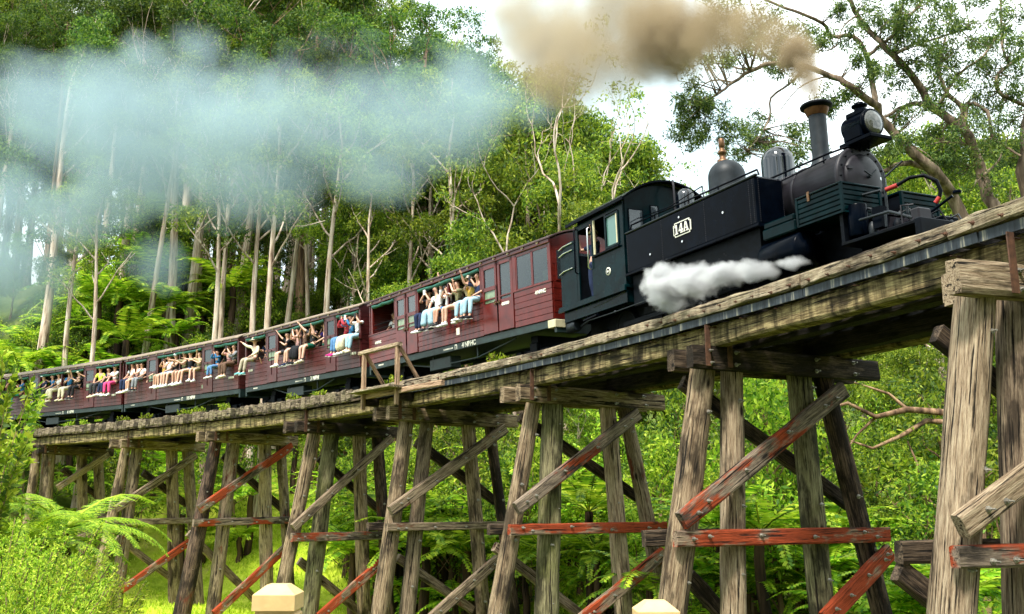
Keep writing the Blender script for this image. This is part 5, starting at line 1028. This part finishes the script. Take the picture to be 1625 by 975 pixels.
def plant(name,meshes,names,x,y,s,label,cat,group=None,rot=None,z=None,tilt=(0,0)):
    z=gz(x,y)-.12 if z is None else z
    M=Matrix.Translation((x,y,z))@Matrix.Rotation(tilt[0],4,'X')@Matrix.Rotation(tilt[1],4,'Y')@Matrix.Rotation(rnd.uniform(0,6.28) if rot is None else rot,4,'Z')@Matrix.Diagonal((s,s,s*rnd.uniform(.93,1.07),1))
    e=empty(name,M); tag(e,label,cat,group)
    for n,me in zip(names,meshes): link(n,me,e)
    return e
def pxat(px,Y): return at(px,480,Y).x
TC=('trunk','crown'); FC=('trunk','stalks','fronds')
# named trees that stand out in the photo: (pixel column, distance, prototype, scale, label)
for px,Y,k,s,tl,lb in (
 (68,52,0,.74,.03,'thick pale brown trunked gum tree half hidden by smoke at the far left'),
 (192,58,0,.76,.0,'broad pale gum trunk behind the smoke, above the left tree ferns'),
 (206,60,3,.72,.015,'second pale gum close beside the broad trunk behind the smoke'),
 (274,54,0,.72,-.02,'slender whitish gum trunk rising straight out of the left tree ferns'),
 (299,55,3,.70,.05,'whitish gum trunk leaning right beside the straight slender one'),
 (376,57,1,.70,.03,'pale gum above the third carriage with a low side branch'),
 (392,63,0,.78,.0,'tall pale gum with a fork above the third carriage roof'),
 (466,60,1,.78,.03,'smooth pale gum trunk above the seam of second and third carriage'),
 (478,57,2,.80,.02,'thick brown barked gum behind the second carriage'),
 (508,64,0,.78,.0,'thin pale gum just right of the thick brown one'),
 (548,70,3,.66,-.02,'thin straight gum above the middle of second carriage'),
 (617,62,1,.66,.02,'pale gum with flaking bark above the timber refuge platform'),
 (677,58,2,.86,.0,'tall yellowish brown gum with the highest crown, above first carriage'),
 (705,66,0,.86,.02,'tall gum beside the yellowish one, crown in the smoke'),
 (748,60,3,.66,.01,'slim orange tinged gum above the front of first carriage'),
 (790,66,0,.62,.02,'tall gum whose rounded crown ends the smoke bank on the right')):
    plant('gum_tree',TALL[k],TC,pxat(px,Y),Y,s,lb,'tree','gum trees with trunks one can pick out',tilt=(0,tl))
for j,px in enumerate((118,150,232,322,340,352,412,428,446,492,524,538,566,583,600,634,650,664,692,716,733,762,776,806,822,846)):
    Y=(50,47,53,56,49,52)[j%6]; s=(.80,.74,.86,.9)[j%4]*(.72 if px<300 else .80 if px<600 else .80 if px<740 else .62)*1.1
    if 530<px<625: s=min(s,.56)
    plant('gum_tree',SLIM[j%3],TC,pxat(px,Y),Y,s,'slim pale gum trunk, '+where_(px,0,0,1).split(',')[0]+' '+('leaning left','upright','leaning right')[j%3],'tree','slim gum trees of the front row',tilt=(0,(-.035,0,.04)[j%3]))
for px,Y,s,k,lb in ((893,44,1.12,0,'bare forked dead tree just left of the cab roof'),(868,47,1.0,1,'bare many branched tree left of the forked dead one'),(1000,52,.95,0,'dead spreading tree standing behind the cab')):
    plant('bare_tree',BARE[k],TC,pxat(px,Y),Y,s,lb,'tree','bare trees',z=gz(pxat(px,Y),Y)+(2.5 if px>800 else 0))
# forest behind: rows by distance, columns by pixel
rows=[('closing the view between the trunks at the left',-120,620,80,100,20,MIDG,(1.0,1.4)),('deep in the forest behind the left carriages',-150,420,66,100,28,TALL,(.62,.95)),('in the forest behind the middle of the train',400,800,70,108,28,TALL,(.65,.95)),
 ('in the middle storey left of the bare trees',380,830,56,68,12,MIDG,(.7,1.15)),('in the middle storey behind the smoke at the left',-60,330,62,72,8,MIDG,(.7,1.0)),
 ('rising behind the cab and first carriage',815,1010,44,66,16,MIDG,(1.0,1.3)),('beyond the trestle under the locomotive',1000,1700,32,58,22,MIDG,(.5,.80)),
 ('far behind the trestle under the first carriage',560,1000,42,70,18,MIDG,(.7,1.0)),
 ('beyond the front of the locomotive',1330,1700,40,60,9,MIDG,(.75,.95))]
for where,a,b,Y0,Y1,n,pr,(s0,s1) in rows:
    for j in range(n):
        px=a+(b-a)*(j+rnd.random())/n; Y=rnd.uniform(Y0,Y1); k=rnd.randrange(len(pr)); s=rnd.uniform(s0,s1); x=pxat(px,Y); z0=gz(x,Y)
        top={}  # keep the tops under the tree line seen in the photo
        ln={0:840,535:820,560:750,605:745,625:800,735:800,765:745,800:700,850:650,930:600,1050:545,1075:440,1330:430,1345:540,1700:540}
        lim=float(np.interp(px,sorted(ln),[ln[q] for q in sorted(ln)]))/F*Y
        H=(30+2*k) if pr is TALL else (15+1.5*k)
        if z0+H*s*1.04>lim and px>590: s=max(.3,(lim-z0)/(H*1.04))*(1 if px<830 else rnd.uniform(.86,1.0))
        if 'middle storey' in where and px<800: s=min(s,(float(np.interp(px,[0,380,560,700,830],[370,400,400,420,520]))*rnd.uniform(.8,1.05)/F*Y-z0)/(H*1.04)); s=max(s,.35)
        plant('gum_tree',pr[k],TC,x,Y,s,'gum tree '+where_(px,Y,Y0,Y1)+', '+('small' if s<.5*(s0+s1) else 'tall'),'tree','gum trees '+where)
for j in range(22):                      # the forest goes on behind and beside the eye
    a_=R(95+170*(j+rnd.random()*.7)/22); r_=rnd.uniform(17,34); x,y=math.sin(a_)*r_,math.cos(a_)*r_
    plant('gum_tree',MIDG[j%3],TC,x,y,rnd.uniform(.95,1.25),'gum tree of the forest behind the viewing fence, '+('close','farther','farthest')[int((r_-17)/5.7)]+(', small' if j%2 else ', tall'),'tree','gum trees behind the viewing fence')
# a thin trees seen through the bents under the loco
for px,Y,s,lb in ((1395,33,.42,'slender pale tree seen under the deck between the two right hand bents'),(912,36,.42,'pale stump like trunk seen through the fifth bent'),(1450,30,.4,'thin leaning tree under the deck near the right hand post')):
    plant('slender_tree',MIDG[0],TC,pxat(px,Y),Y,s,lb,'tree')
# wattles and shrubs beyond the trestle
zones=[('behind the right hand bents',980,1680,20,36,44,(.45,.95),(0,2,0,1)),('behind the middle bents',560,1000,27,44,34,(.5,.95),(0,2,1,2)),('beyond the grass behind the left bents',40,560,46,62,30,(.6,1.1),(0,2,1,2)),
 ('among the ferns at the foot of the left forest',-40,380,50,62,14,(.6,1.0),(1,0,1))]
for where,a,b,Y0,Y1,n,(s0,s1),ks in zones:
    for j in range(n):
        Y=rnd.uniform(Y0,Y1); px=a+(b-a)*(j+rnd.random())/n; x=pxat(px,Y); s_,d_=track_sd(np.array([x]),np.array([Y]))
        if d_[0]<4: Y+=5; x=pxat(px,Y)
        plant('wattle_shrub',BUSH[rnd.choice(ks)],TC,x,Y,rnd.uniform(s0,s1)*1.15,'green wattle shrub '+where_(px,Y,Y0,Y1),'shrub','wattle shrubs '+where)
fz=[('on the slope above the left carriages',-30,370,50,60,38,(1.2,1.75)),('below the deck behind the middle bents',560,1010,26,42,56,(.75,1.15)),('below the deck behind the right hand bents',1010,1640,17,34,62,(.6,1.0)),('beyond the grass behind the left bents',60,560,44,56,24,(.8,1.2))]
for where,a,b,Y0,Y1,n,(s0,s1) in fz:
    for j in range(n):
        Y=rnd.uniform(Y0,Y1); px=a+(b-a)*(j+rnd.random())/n; x=pxat(px,Y); s_,d_=track_sd(np.array([x]),np.array([Y]))
        if d_[0]<3.5: Y+=4; x=pxat(px,Y)
        plant('tree_fern',FERN[rnd.randrange(3)],FC,x,Y,rnd.uniform(s0,s1),'tree fern '+where_(px,Y,Y0,Y1),'fern','tree ferns '+where)
# ------------------------------------------------------------------ the big spreading gum over the locomotive, limbs followed one by one
TY=24.0
big=empty('spreading_gum_tree',Matrix.Translation(at(1590,360,TY))); tag(big,'large spreading gum tree arching over the locomotive with smoke in its left branches','tree')
bo=at(1590,360,TY)
LB=[([(1600,900),(1600,430),(1590,360),(1577,325),(1559,280),(1542,230),(1521,198),(1478,170),(1457,134),(1418,88),(1390,60),(1361,25),(1344,-5),(1330,-40)],28,6,0),
([(1560,420),(1515,320),(1492,283),(1450,244),(1407,198),(1383,163),(1351,138),(1319,122),(1280,106),(1227,101),(1191,113),(1163,131),(1145,145),(1120,160)],24,3,-2.5),
([(1485,287),(1467,265),(1432,260),(1404,272),(1385,268)],14,6,-1.0),
([(1388,166),(1383,124),(1375,88),(1354,58),(1319,57),(1305,37),(1262,18),(1220,2),(1180,-15)],11,4,-1.0),
([(1379,87),(1404,67),(1436,35),(1464,0),(1475,-30)],7,4,.5),([(1468,166),(1439,168),(1404,186)],10,5,.4),([(1524,198),(1526,170),(1499,141),(1490,105),(1500,60)],11,4,.6),
([(1535,205),(1535,166),(1567,177),(1574,219),(1591,230),(1620,248)],8,4,-.6),([(1648,420),(1628,308),(1625,212),(1640,120)],20,12,1.0),([(1660,180),(1623,166),(1591,152),(1581,124),(1602,103),(1640,80)],9,5,.5),
([(1600,100),(1590,71),(1588,0),(1592,-30)],5,3,.6),([(1280,106),(1266,120),(1252,134),(1223,156),(1222,184),(1206,216),(1184,240)],6,2,-1.5),([(1232,101),(1211,85),(1206,71),(1202,35),(1190,0)],6,2,-1.2),
([(1319,122),(1298,125),(1266,141),(1237,177)],4,1.5,-.5),([(1191,113),(1160,105),(1120,95),(1100,70)],4,1.5,-1),([(1418,88),(1450,70),(1490,60),(1540,45)],7,3,1.0),([(1361,25),(1340,40),(1325,75)],4,2,-.5),
([(1490,170),(1520,120),(1560,90),(1580,60)],7,3,.8),([(1542,230),(1500,225),(1470,232)],6,2,-.7),([(1351,138),(1335,150),(1318,162)],4,2,-.8),([(1450,244),(1440,225),(1455,205)],5,2,.5),([(1163,131),(1130,128),(1100,150),(1090,180)],3.5,1.5,-.8),
([(1559,280),(1585,255),(1600,215)],6,2,.6)]
ra=np.random.RandomState(5); tips=[]
for pl,w0,w1,dy in LB:
    n=len(pl); pts=[]; rr=[]
    for i,(x,y) in enumerate(pl):
        t=i/(n-1); Y=TY+dy*t+.25*math.sin(i*1.9); pts.append(at(x,y,Y)-bo); rr.append((w0+(w1-w0)*t**.7)/2/F*Y)
    # refine with small kinks
    P=[];Q=[]
    for i in range(n-1):
        for k in range(3):
            t=k/3; a0,a1,a2,a3=pts[max(i-1,0)],pts[i],pts[i+1],pts[min(i+2,n-1)]; v=(a1*2+(a2-a0)*t+(a0*2-a1*5+a2*4-a3)*t*t+(a1*3-a0-a2*3+a3)*t**3)*.5
            if k: v=v+Vector(ra.normal(size=3))*rr[i]*.28
            P.append(v); Q.append(rr[i]+(rr[i+1]-rr[i])*t)
    P.append(pts[-1]); Q.append(rr[-1]); MB().tube(P,Q,10 if w0>9 else 6).build('limb' if w0<25 else 'trunk',B_GREY,big)
    tips.append((P,Q))
CL=[(1350,60,24),(1395,45,26),(1425,40,28),(1480,10,34),(1450,60,28),(1560,120,28),(1590,60,30),(1530,80,30),(1500,150,30),(1465,175,24),(1540,200,30),(1580,180,30),(1610,140,30),(1555,290,22),(1425,120,26),(1490,215,26),(1085,165,20),(1105,215,18),(1300,70,16),(1090,185,28),(1110,150,24),(1084,204,16),(1150,200,26),(1178,218,28),(1165,238,18),(1192,190,18),(1206,228,16),(1120,175,16),(1120,60,36),(1150,25,40),(1182,58,36),(1100,92,26),(1202,92,28),(1232,58,32),(1255,82,26),(1160,92,30),(1222,28,24),(1262,50,22),(1282,62,20),(1240,112,18),(1130,100,24),(1130,20,28),
(1240,226,26),(1268,215,22),(1284,238,18),(1325,155,20),(1345,150,16),(1228,244,14),(1312,168,12),(1400,30,26),(1440,100,34),(1480,92,36),(1500,58,30),(1540,38,40),(1572,62,32),(1602,30,30),(1460,28,30),(1380,10,18),(1502,115,38),(1532,118,26),(1450,222,34),(1482,244,30),(1520,232,34),(1560,250,26),(1500,200,24),(1600,122,28),(1612,182,22),(1590,212,20),(1430,185,18),(1392,112,16),(1360,95,16),(1330,20,16),(1420,60,22),(1560,10,34),(1515,10,30),(1470,140,24),(1550,160,24),(1412,235,20),(1380,255,18),(1575,150,20),(1620,75,30),(1610,245,20),(1475,60,24),(1440,5,26),(1535,265,20),(1500,275,18)]
cl=[];tw=MB()
for x,y,r in CL:
    Y=TY-2.2*max(0,(1450-x)/350)+ra.uniform(-1.3,1.3); c=at(x,y,Y)-bo; rm=r/F*Y
    for k in range(8):
        o=Vector(ra.normal(size=3))*rm*.62; cl.append((c.x+o.x,c.y+o.y*1.3,c.z+o.z*.8,rm*ra.uniform(.26,.48)))
        if k<4:
            best=min(((p-c).length,i,j) for i,(P,_) in enumerate(tips) for j,p in enumerate(P)); p0=tips[best[1]][0][best[2]]; e=c+o; m_=p0.lerp(e,.5)+Vector(ra.normal(size=3))*.12*(e-p0).length
            tw.tube([p0,p0.lerp(m_,.5)+Vector(ra.normal(size=3))*.04,m_,e],[.022,.016,.012,.005],4,cap=False)
q=tw.build('twigs',B_GREY,big); q['kind']='stuff'
C,D,S=clump_leaves(cl,2300,.125,.016,droop=.7,flat=.9,rs=ra,shell=.1)
link('foliage',leaves('foliage',C,D,S,L_GUM),big)['kind']='stuff'
for x,y,Y,s,lb in ((1470,345,31,.62,'bright green rounded gum sapling behind the front of the locomotive'),(1530,350,33,.5,'green gum sapling beside the big trunk just above the deck'),(1395,335,36,.42,'small gum showing between lamp and front hose')):
    p=at(x,y,Y); plant('gum_sapling',MIDG[0],TC,p.x,Y,s,lb,'tree',z=p.z-12.5*s)
wt=empty('leaning_wattle_tree',Matrix.Translation(at(1545,700,21))); tag(wt,'dark leaning tree whose bare branches reach left under the deck beside the big post','tree'); wo=at(1545,700,21); wc=[]
for pl,w0,w1,nm in (([(1570,1100),(1560,900),(1548,760),(1530,690),(1500,655),(1440,650),(1390,662),(1345,640),(1310,650)],20,4,'trunk'),([(1520,672),(1470,668),(1430,692),(1385,712),(1350,700)],10,3,'limb'),([(1440,650),(1410,625),(1370,612),(1330,600)],6,2,'limb'),([(1552,800),(1500,820),(1470,790),(1455,735),(1440,700)],8,2,'limb'),([(1390,662),(1360,690),(1340,720)],5,1.5,'limb')):
    P=[at(x,y,21+.2*math.sin(i*2.))-wo for i,(x,y) in enumerate(pl)]; n=len(P); MB().tube(P,[(w0+(w1-w0)*i/(n-1))/2/F*21 for i in range(n)],8).build(nm,B_BROWN,wt); wc+=[(p.x+ra.normal()*.35,p.y+ra.normal()*.4,p.z+.25+ra.normal()*.25,.42) for p in P[3:] for _ in (0,1)]
C,D,S=clump_leaves(wc,420,.12,.018,rs=ra,flat=.5); link('foliage',leaves('foliage',C,D,S,L_WAT),wt)['kind']='stuff'
# ------------------------------------------------------------------ near plants
NF=make_fern(600,1.1,13,1.75,30,True,.34)
p=at(150,800,13.0); plant('tree_fern',NF,FC,p.x-.35,13.0,.86,'nearest tree fern with arching fronds in front of the leftmost posts','fern',z=p.z-1.2,rot=.5)
p=at(40,835,12.0); plant('tree_fern',NF,FC,p.x,12.0,.85,'tree fern partly buried in the left foreground shrubs','fern',z=p.z-1.1,rot=2.1)
def make_shrub(seed,H,r,n,L,Wd,mat,nst=14,fine=False):
    rs=np.random.RandomState(seed); st=MB(); Cs=[];Ds=[];Ss=[]
    for j in range(nst):
        a=rs.rand()*6.28; e=np.array([math.cos(a)*r*rs.rand()**.5,math.sin(a)*r*rs.rand()**.5,H*(.7+.4*rs.rand())]); b=e*np.array([.25,.25,0]); k=8
        P=[b+(e-b)*np.array([(i/k)**1.5,(i/k)**1.5,i/k])+rs.normal(size=3)*.02 for i in range(k+1)]; st.tube([tuple(p_) for p_ in P],[.018-.0018*i for i in range(k+1)],5,cap=False)
        P=np.array(P); m=n//nst; t=.12+.88*rs.rand(m)**.8; z=t*k; i=np.minimum(z.astype(int),k-1); q=P[i]+(P[i+1]-P[i])*(z-i)[:,None]; tg=unit(P[i+1]-P[i])
        if fine: q=q+rs.normal(size=(m,3))*.16*(1.1-t)[:,None]
        d=unit(rs.normal(size=(m,3))*.8+tg*.7); ln=L*(.5+.7*rs.rand(m,1)); Cs.append(q);Ds.append(d*ln);Ss.append(unit(np.cross(d,rs.normal(size=(m,3))))*Wd*(.7+.6*rs.rand(m,1)))
    return st.mesh('stems',B_BROWN),leaves('leaves',np.concatenate(Cs),np.concatenate(Ds),np.concatenate(Ss),mat)
BRD=make_shrub(700,4.2,1.2,3400,.19,.034,L_BUSH,20); FIN=make_shrub(701,1.9,1.0,42000,.050,.0065,L_YEL,60,True); FIN2=make_shrub(702,1.6,1.0,40000,.046,.006,L_YEL,64,True)
SC=('stems','leaves')
for px,y,Y,s,lb in ((-62,960,11.2,.70,'tall broad leaved bright shrub at the left edge in front of the train'),(-75,960,12.4,.80,'broad leaved shrub cut by the left edge of the picture'),(-70,960,14,.80,'broad leaved shrub behind the tallest one at the left edge'),(14,960,12.5,.42,'lower broad leaved shrub under the train at the left')):
    p=at(px,y,Y); plant('broad_leaved_shrub',BRD,SC,p.x,Y,s,lb,'shrub','broad leaved shrubs at the left edge',z=p.z-.5)
for j,(px,top,Y,s) in enumerate(((10,860,7.6,.85),(55,875,7.9,.8),(100,890,8.2,.75),(140,920,8.6,.6),(30,915,6.6,.75),(85,945,6.8,.7),(-30,850,8.6,.95),(-10,940,5.9,.7),(125,960,7.2,.55),(40,862,10.5,.85),(92,870,11.0,.75),(0,850,10,.95))):
    p=at(px,top,Y); plant('fine_leaved_shrub',(FIN,FIN2)[j%2],SC,p.x,Y,s,'yellow green fine leaved shrub in the mass filling the lower left corner','shrub','fine leaved shrubs in the lower left corner',z=p.z-1.75*s-.22)
# weeds growing on the deck edge
WEED=make_shrub(703,.34,.26,260,.10,.03,L_YEL,14)
for s0,lb in ((20.6,'small weed tuft on the kerb behind the refuge platform'),(24.7,'bright weeds on the deck below the second carriage, right tuft'),(26.2,'widest bright weed patch on the deck below the second carriage'),(30.6,'small weed tuft below the front of the third carriage'),(32.4,'weeds on the deck below the middle of third carriage'),(33.3,'weed patch on the deck below the third carriage lettering'),(36.0,'small weed tuft below the rear of third carriage'),(37.6,'small weed tuft under the gap of third and fourth carriage'),(40.6,'weed patch below the fourth carriage, right part'),(41.8,'weed patch below the fourth carriage, left part'),(15.7,'tiny weed tuft beside the first carriage bogie'),(44.2,'weeds at the far end of the deck near the leafy shrub')):
    q=trk(s0,1.3,2.93); plant('weed_tuft',WEED,SC,q.x,q.y,1.0,lb,'weed','weeds growing on the deck edge',z=2.93)
# ferns low in the undergrowth and grass blades
def scatter(n,x0,x1,y0,y1,fn):
    X=RS.uniform(x0,x1,n); Y=RS.uniform(y0,y1,n); k=fn(X,Y); return X[k],Y[k]
X,Y=scatter(90000,-24,2,18,52,lambda X,Y:(RS.rand(len(X))<grass_mask(X,Y)*.95)&(np.abs(X/Y)<.75))
Z=ground_z(X,Y); n=len(X); C=np.stack([X,Y,Z-.02],1); D=unit(RS.normal(size=(n,3))*.35+np.array([0,0,1]))*(.08+.16*RS.rand(n,1)); S=unit(np.cross(D,RS.normal(size=(n,3))))*.02
L_GR=leaf_mat('grass_blade',(.20,.32,.01),(.44,.56,.02),(.72,.74,.12),.45)
o=link('grass',leaves('grass',C,D,S,L_GR)); tag(o,'bright green grass in the clearing under the left part of the trestle','grass',kind='stuff')
X,Y=scatter(26000,-40,30,14,64,lambda X,Y:(track_sd(X,Y)[1]>-9)&(grass_mask(X,Y)<.4)&(np.abs(X/Y)<.62))
Z=ground_z(X,Y); C=np.repeat(np.stack([X,Y,Z],1),7,0); n=len(C); D=unit(RS.normal(size=(n,3))+np.array([0,0,.7]))*(.3+.35*RS.rand(n,1)); S=unit(np.cross(D,RS.normal(size=(n,3))))*.05
o=link('undergrowth',leaves('undergrowth',C,D,S,L_BUSH)); tag(o,'low leafy undergrowth covering the slope beyond the trestle','undergrowth',kind='stuff')
# ------------------------------------------------------------------ pine posts of the viewing fence in front of the eye
for px,lb in ((443,'pale pine fence post top at the bottom of the picture, left one'),(1040,'pale pine fence post top at the bottom of the picture, right one')):
    q=at(px,927 if px<800 else 953,2.4); w_=.10; fp=empty('fence_post',Matrix.Translation((q.x,q.y,q.z))); tag(fp,lb,'post','pine fence posts')
    b=MB().bb(-w_/2,w_/2,-w_/2,w_/2,-1.6,-.066,bev=.004); b.build('shaft',W_NEW,fp)
    b=MB(); h=w_/2+.001; t=.024
    vs=[(-h,-h,-.058),(h,-h,-.058),(h,h,-.058),(-h,h,-.058),(-h,-h,-.022),(h,-h,-.022),(h,h,-.022),(-h,h,-.022),(-t,-t,0),(t,-t,0),(t,t,0),(-t,t,0)]
    b.add(vs,[(0,1,5,4),(1,2,6,5),(2,3,7,6),(3,0,4,7),(4,5,9,8),(5,6,10,9),(6,7,11,10),(7,4,8,11),(8,9,10,11)]); b.build('chamfered_cap',W_NEW,fp)
    MB().bb(-w_/2+.006,w_/2-.006,-w_/2+.006,w_/2-.006,-.068,-.056).build('groove',W_NEW,fp)
# ================================================================== smoke and steam: closed hulls filled with uneven density
import bmesh
def plume(name,label,blobs,color,dens,nscale,lo,hi,rate=.3,aniso=.2,detail=4.,K=1.5,T=.32,G=2.,warp=.5,fall=.1):
    """blobs: (centre, (rx,ry,rz)); the density falls off from each blob's centre and is broken up by noise"""
    bm=bmesh.new()
    c0=sum((b[0] for b in blobs),Vector())/len(blobs)
    for c,r in blobs:
        for i in range(7):
            for j in range(12):
                th=math.pi*(i+.5)/7; p=2*math.pi*j/12; bm.verts.new(c-c0+Vector((r[0]*math.sin(th)*math.cos(p),r[1]*math.sin(th)*math.sin(p),r[2]*math.cos(th)))*1.05)
    h=bmesh.ops.convex_hull(bm,input=bm.verts); bmesh.ops.delete(bm,geom=list({g for g in h['geom_interior']+h['geom_unused'] if isinstance(g,bmesh.types.BMVert)}),context='VERTS')
    bmesh.ops.recalc_face_normals(bm,faces=bm.faces); me=bpy.data.meshes.new(name); bm.to_mesh(me); bm.free()
    m=bpy.data.materials.new(name); m.use_nodes=True; t=m.node_tree; t.nodes.clear(); o=t.nodes.new('ShaderNodeOutputMaterial'); pv=nd(t,'ShaderNodeVolumePrincipled',{'Color':(*color,1),'Anisotropy':aniso}); pv.inputs['Density Attribute'].default_value=''
    t.links.new(pv.outputs[0],o.inputs['Volume']); co=nd(t,'ShaderNodeTexCoord'); w1=nd(t,'ShaderNodeTexNoise',{'Vector':co.outputs['Object'],'Scale':nscale*.7,'Detail':1.}); 
    wv=nd(t,'ShaderNodeVectorMath',{0:w1.outputs['Color'],1:(.5,.5,.5)},operation='SUBTRACT'); wr=sum(b[1][0] for b in blobs)/len(blobs)
    w2=nd(t,'ShaderNodeVectorMath',{0:wv.outputs[0]},operation='SCALE'); w2.inputs['Scale'].default_value=wr*warp; pos=nd(t,'ShaderNodeVectorMath',{0:co.outputs['Object'],1:w2.outputs[0]},operation='ADD')
    acc=None
    for c,r in blobs:
        s1=nd(t,'ShaderNodeVectorMath',{0:pos.outputs[0],1:tuple(c-c0)},operation='SUBTRACT'); s2=nd(t,'ShaderNodeVectorMath',{0:s1.outputs[0],1:(1/r[0],1/r[1],1/r[2])},operation='MULTIPLY'); ln=nd(t,'ShaderNodeVectorMath',{0:s2.outputs[0]},operation='LENGTH')
        mr=nd(t,'ShaderNodeMapRange',{0:ln.outputs['Value'],1:1.0,2:fall,3:0.,4:1.},interpolation_type='LINEAR')
        acc=mr.outputs[0] if acc is None else nd(t,'ShaderNodeMath',{0:acc,1:mr.outputs[0]},operation='MAXIMUM').outputs[0]
    n=nd(t,'ShaderNodeTexNoise',{'Vector':co.outputs['Object'],'Scale':nscale,'Detail':detail,'Roughness':.6})
    n0=nd(t,'ShaderNodeMath',{0:n.outputs[0],1:-.5},operation='ADD'); n1=nd(t,'ShaderNodeMath',{0:n0.outputs[0],1:K,2:-T},operation='MULTIPLY_ADD'); n2=nd(t,'ShaderNodeMath',{0:n1.outputs[0],1:acc},operation='ADD')
    n3=nd(t,'ShaderNodeMath',{0:n2.outputs[0],1:G},operation='MULTIPLY',use_clamp=True); md=nd(t,'ShaderNodeMath',{0:n3.outputs[0],1:dens},operation='MULTIPLY')
    t.links.new(md.outputs[0],pv.inputs['Density']); me.materials.append(m); ob=bpy.data.objects.new(name,me); col.objects.link(ob); ob.location=c0; tag(ob,label,'smoke',kind='stuff'); return ob
def B(x,y,Y,rp,sy=1.,sd=1.): r=rp/F*Y; return (at(x,y,Y),(r,r*sd,r*sy))
plume('brown_smoke','dense brown smoke leaving the top of the chimney',
 [B(1292,152,14.15,20),B(1287,134,14.3,26),B(1278,112,14.5,34),B(1264,88,14.9,42)],(.44,.34,.22),7.,4.5,0,1,K=1.3,T=.15,G=1.6)
plume('brown_smoke','brown smoke billowing through the branches above the chimney',
 [B(1270,84,14.9,44),B(1240,62,15.4,54,.9),B(1198,48,16.2,62,.9),B(1140,44,17.4,76,.9),B(1080,52,18.6,86,.9),B(1040,60,19.4,90,.9)],(.46,.36,.23),2.4,1.3,0,1,K=1.4,T=.08,G=1.6)
plume('brown_smoke','brown smoke cloud spreading left across the sky behind the engine',
 [B(1050,70,19.5,100,.9),B(960,86,21,110,.85),B(880,72,23,105,1.0),B(985,10,21,105,.8),B(905,125,22,80,.7),B(830,30,24,70,1)],(.56,.46,.31),1.1,.75,0,1,K=1.8,T=.05,G=1.5)
plume('blue_smoke','pale blue grey smoke drifting over the carriages in front of the forest',
 [B(850,185,30,75,.75),B(300,85,36,85,.9),B(215,95,36.5,90,.9),B(820,170,30,80,.75),B(740,180,31,112,1.0),B(655,200,32,118,1.05),B(560,205,33,125,.95),B(465,200,34,130,.95),B(370,190,35,135,1.05),B(280,160,36,140,1.2),B(190,170,37,145,1.2),B(90,170,38,135,1.0),B(230,265,37,150,.8),B(420,285,35,125,.65),B(600,270,33,110,.6)],
 (.50,.66,.71),.42,.17,0,1,K=2.2,T=.20,G=1.3,detail=6.)
plume('blue_smoke','bluish smoke hanging low over the ferns at the far left',
 [B(20,330,38,130,.9),B(40,430,38,105,.8),B(130,350,38,110,.8),B(-60,390,38,130,1.2),B(250,420,38,75,.8)],
 (.50,.66,.71),.60,.17,0,1,K=1.9,T=.25,G=1.3,detail=5.)
def LB_(x,lat,z,r,sx=1.,sz=1.): return (LM@Vector((x,-lat,z)),(r*sx,r*.8,r*sz))
plume('white_steam','white steam jet blowing back from the cylinder along the side of the locomotive',
 [LB_(6.9,1.14,.42,.17,2.2,.8),LB_(6.2,1.18,.44,.25,2.0,.85),LB_(5.6,1.25,.50,.33,1.8,.85),LB_(5.0,1.33,.56,.42,1.4,.9),LB_(4.5,1.40,.60,.48,1.2,.95),LB_(4.15,1.46,.66,.48,1.0,1),LB_(4.4,1.46,.36,.36,1.3,.8)],
 (.98,.99,1.0),15.,3.0,0,1,K=1.6,T=.27,G=1.8,detail=6.,warp=.35)
# ------------------------------------------------------------------ lettering becomes real mesh
dg=bpy.context.evaluated_depsgraph_get()
for o in [o for o in bpy.data.objects if o.type=='FONT']:
    me=bpy.data.meshes.new_from_object(o.evaluated_get(dg)); n=o.name; q=bpy.data.objects.new('lettering',me); col.objects.link(q); q.parent=o.parent; q.matrix_basis=o.matrix_basis.copy(); bpy.data.objects.remove(o)
# things that would share a label are told apart by their order from left to right
from collections import defaultdict
byl=defaultdict(list)
for o in bpy.data.objects:
    if o.parent is None and 'label' in o and 'category' in o: byl[o['label']].append(o)
ORDW=['leftmost','second from left','third from left','fourth from left','fifth from left','sixth from left','seventh from left','eighth from left','ninth from left','tenth from left','eleventh from left']
for l,os_ in byl.items():
    n=len(os_)
    if n<2: continue
    os_.sort(key=lambda o:o.matrix_basis.translation.x/max(o.matrix_basis.translation.y,.1))
    for i,o in enumerate(os_):
        w_=('left one','right one')[i] if n==2 else ('left one','middle one','right one')[i] if n==3 else 'rightmost' if i==n-1 else ORDW[min(i,10)]
        o['label']=l+', '+w_
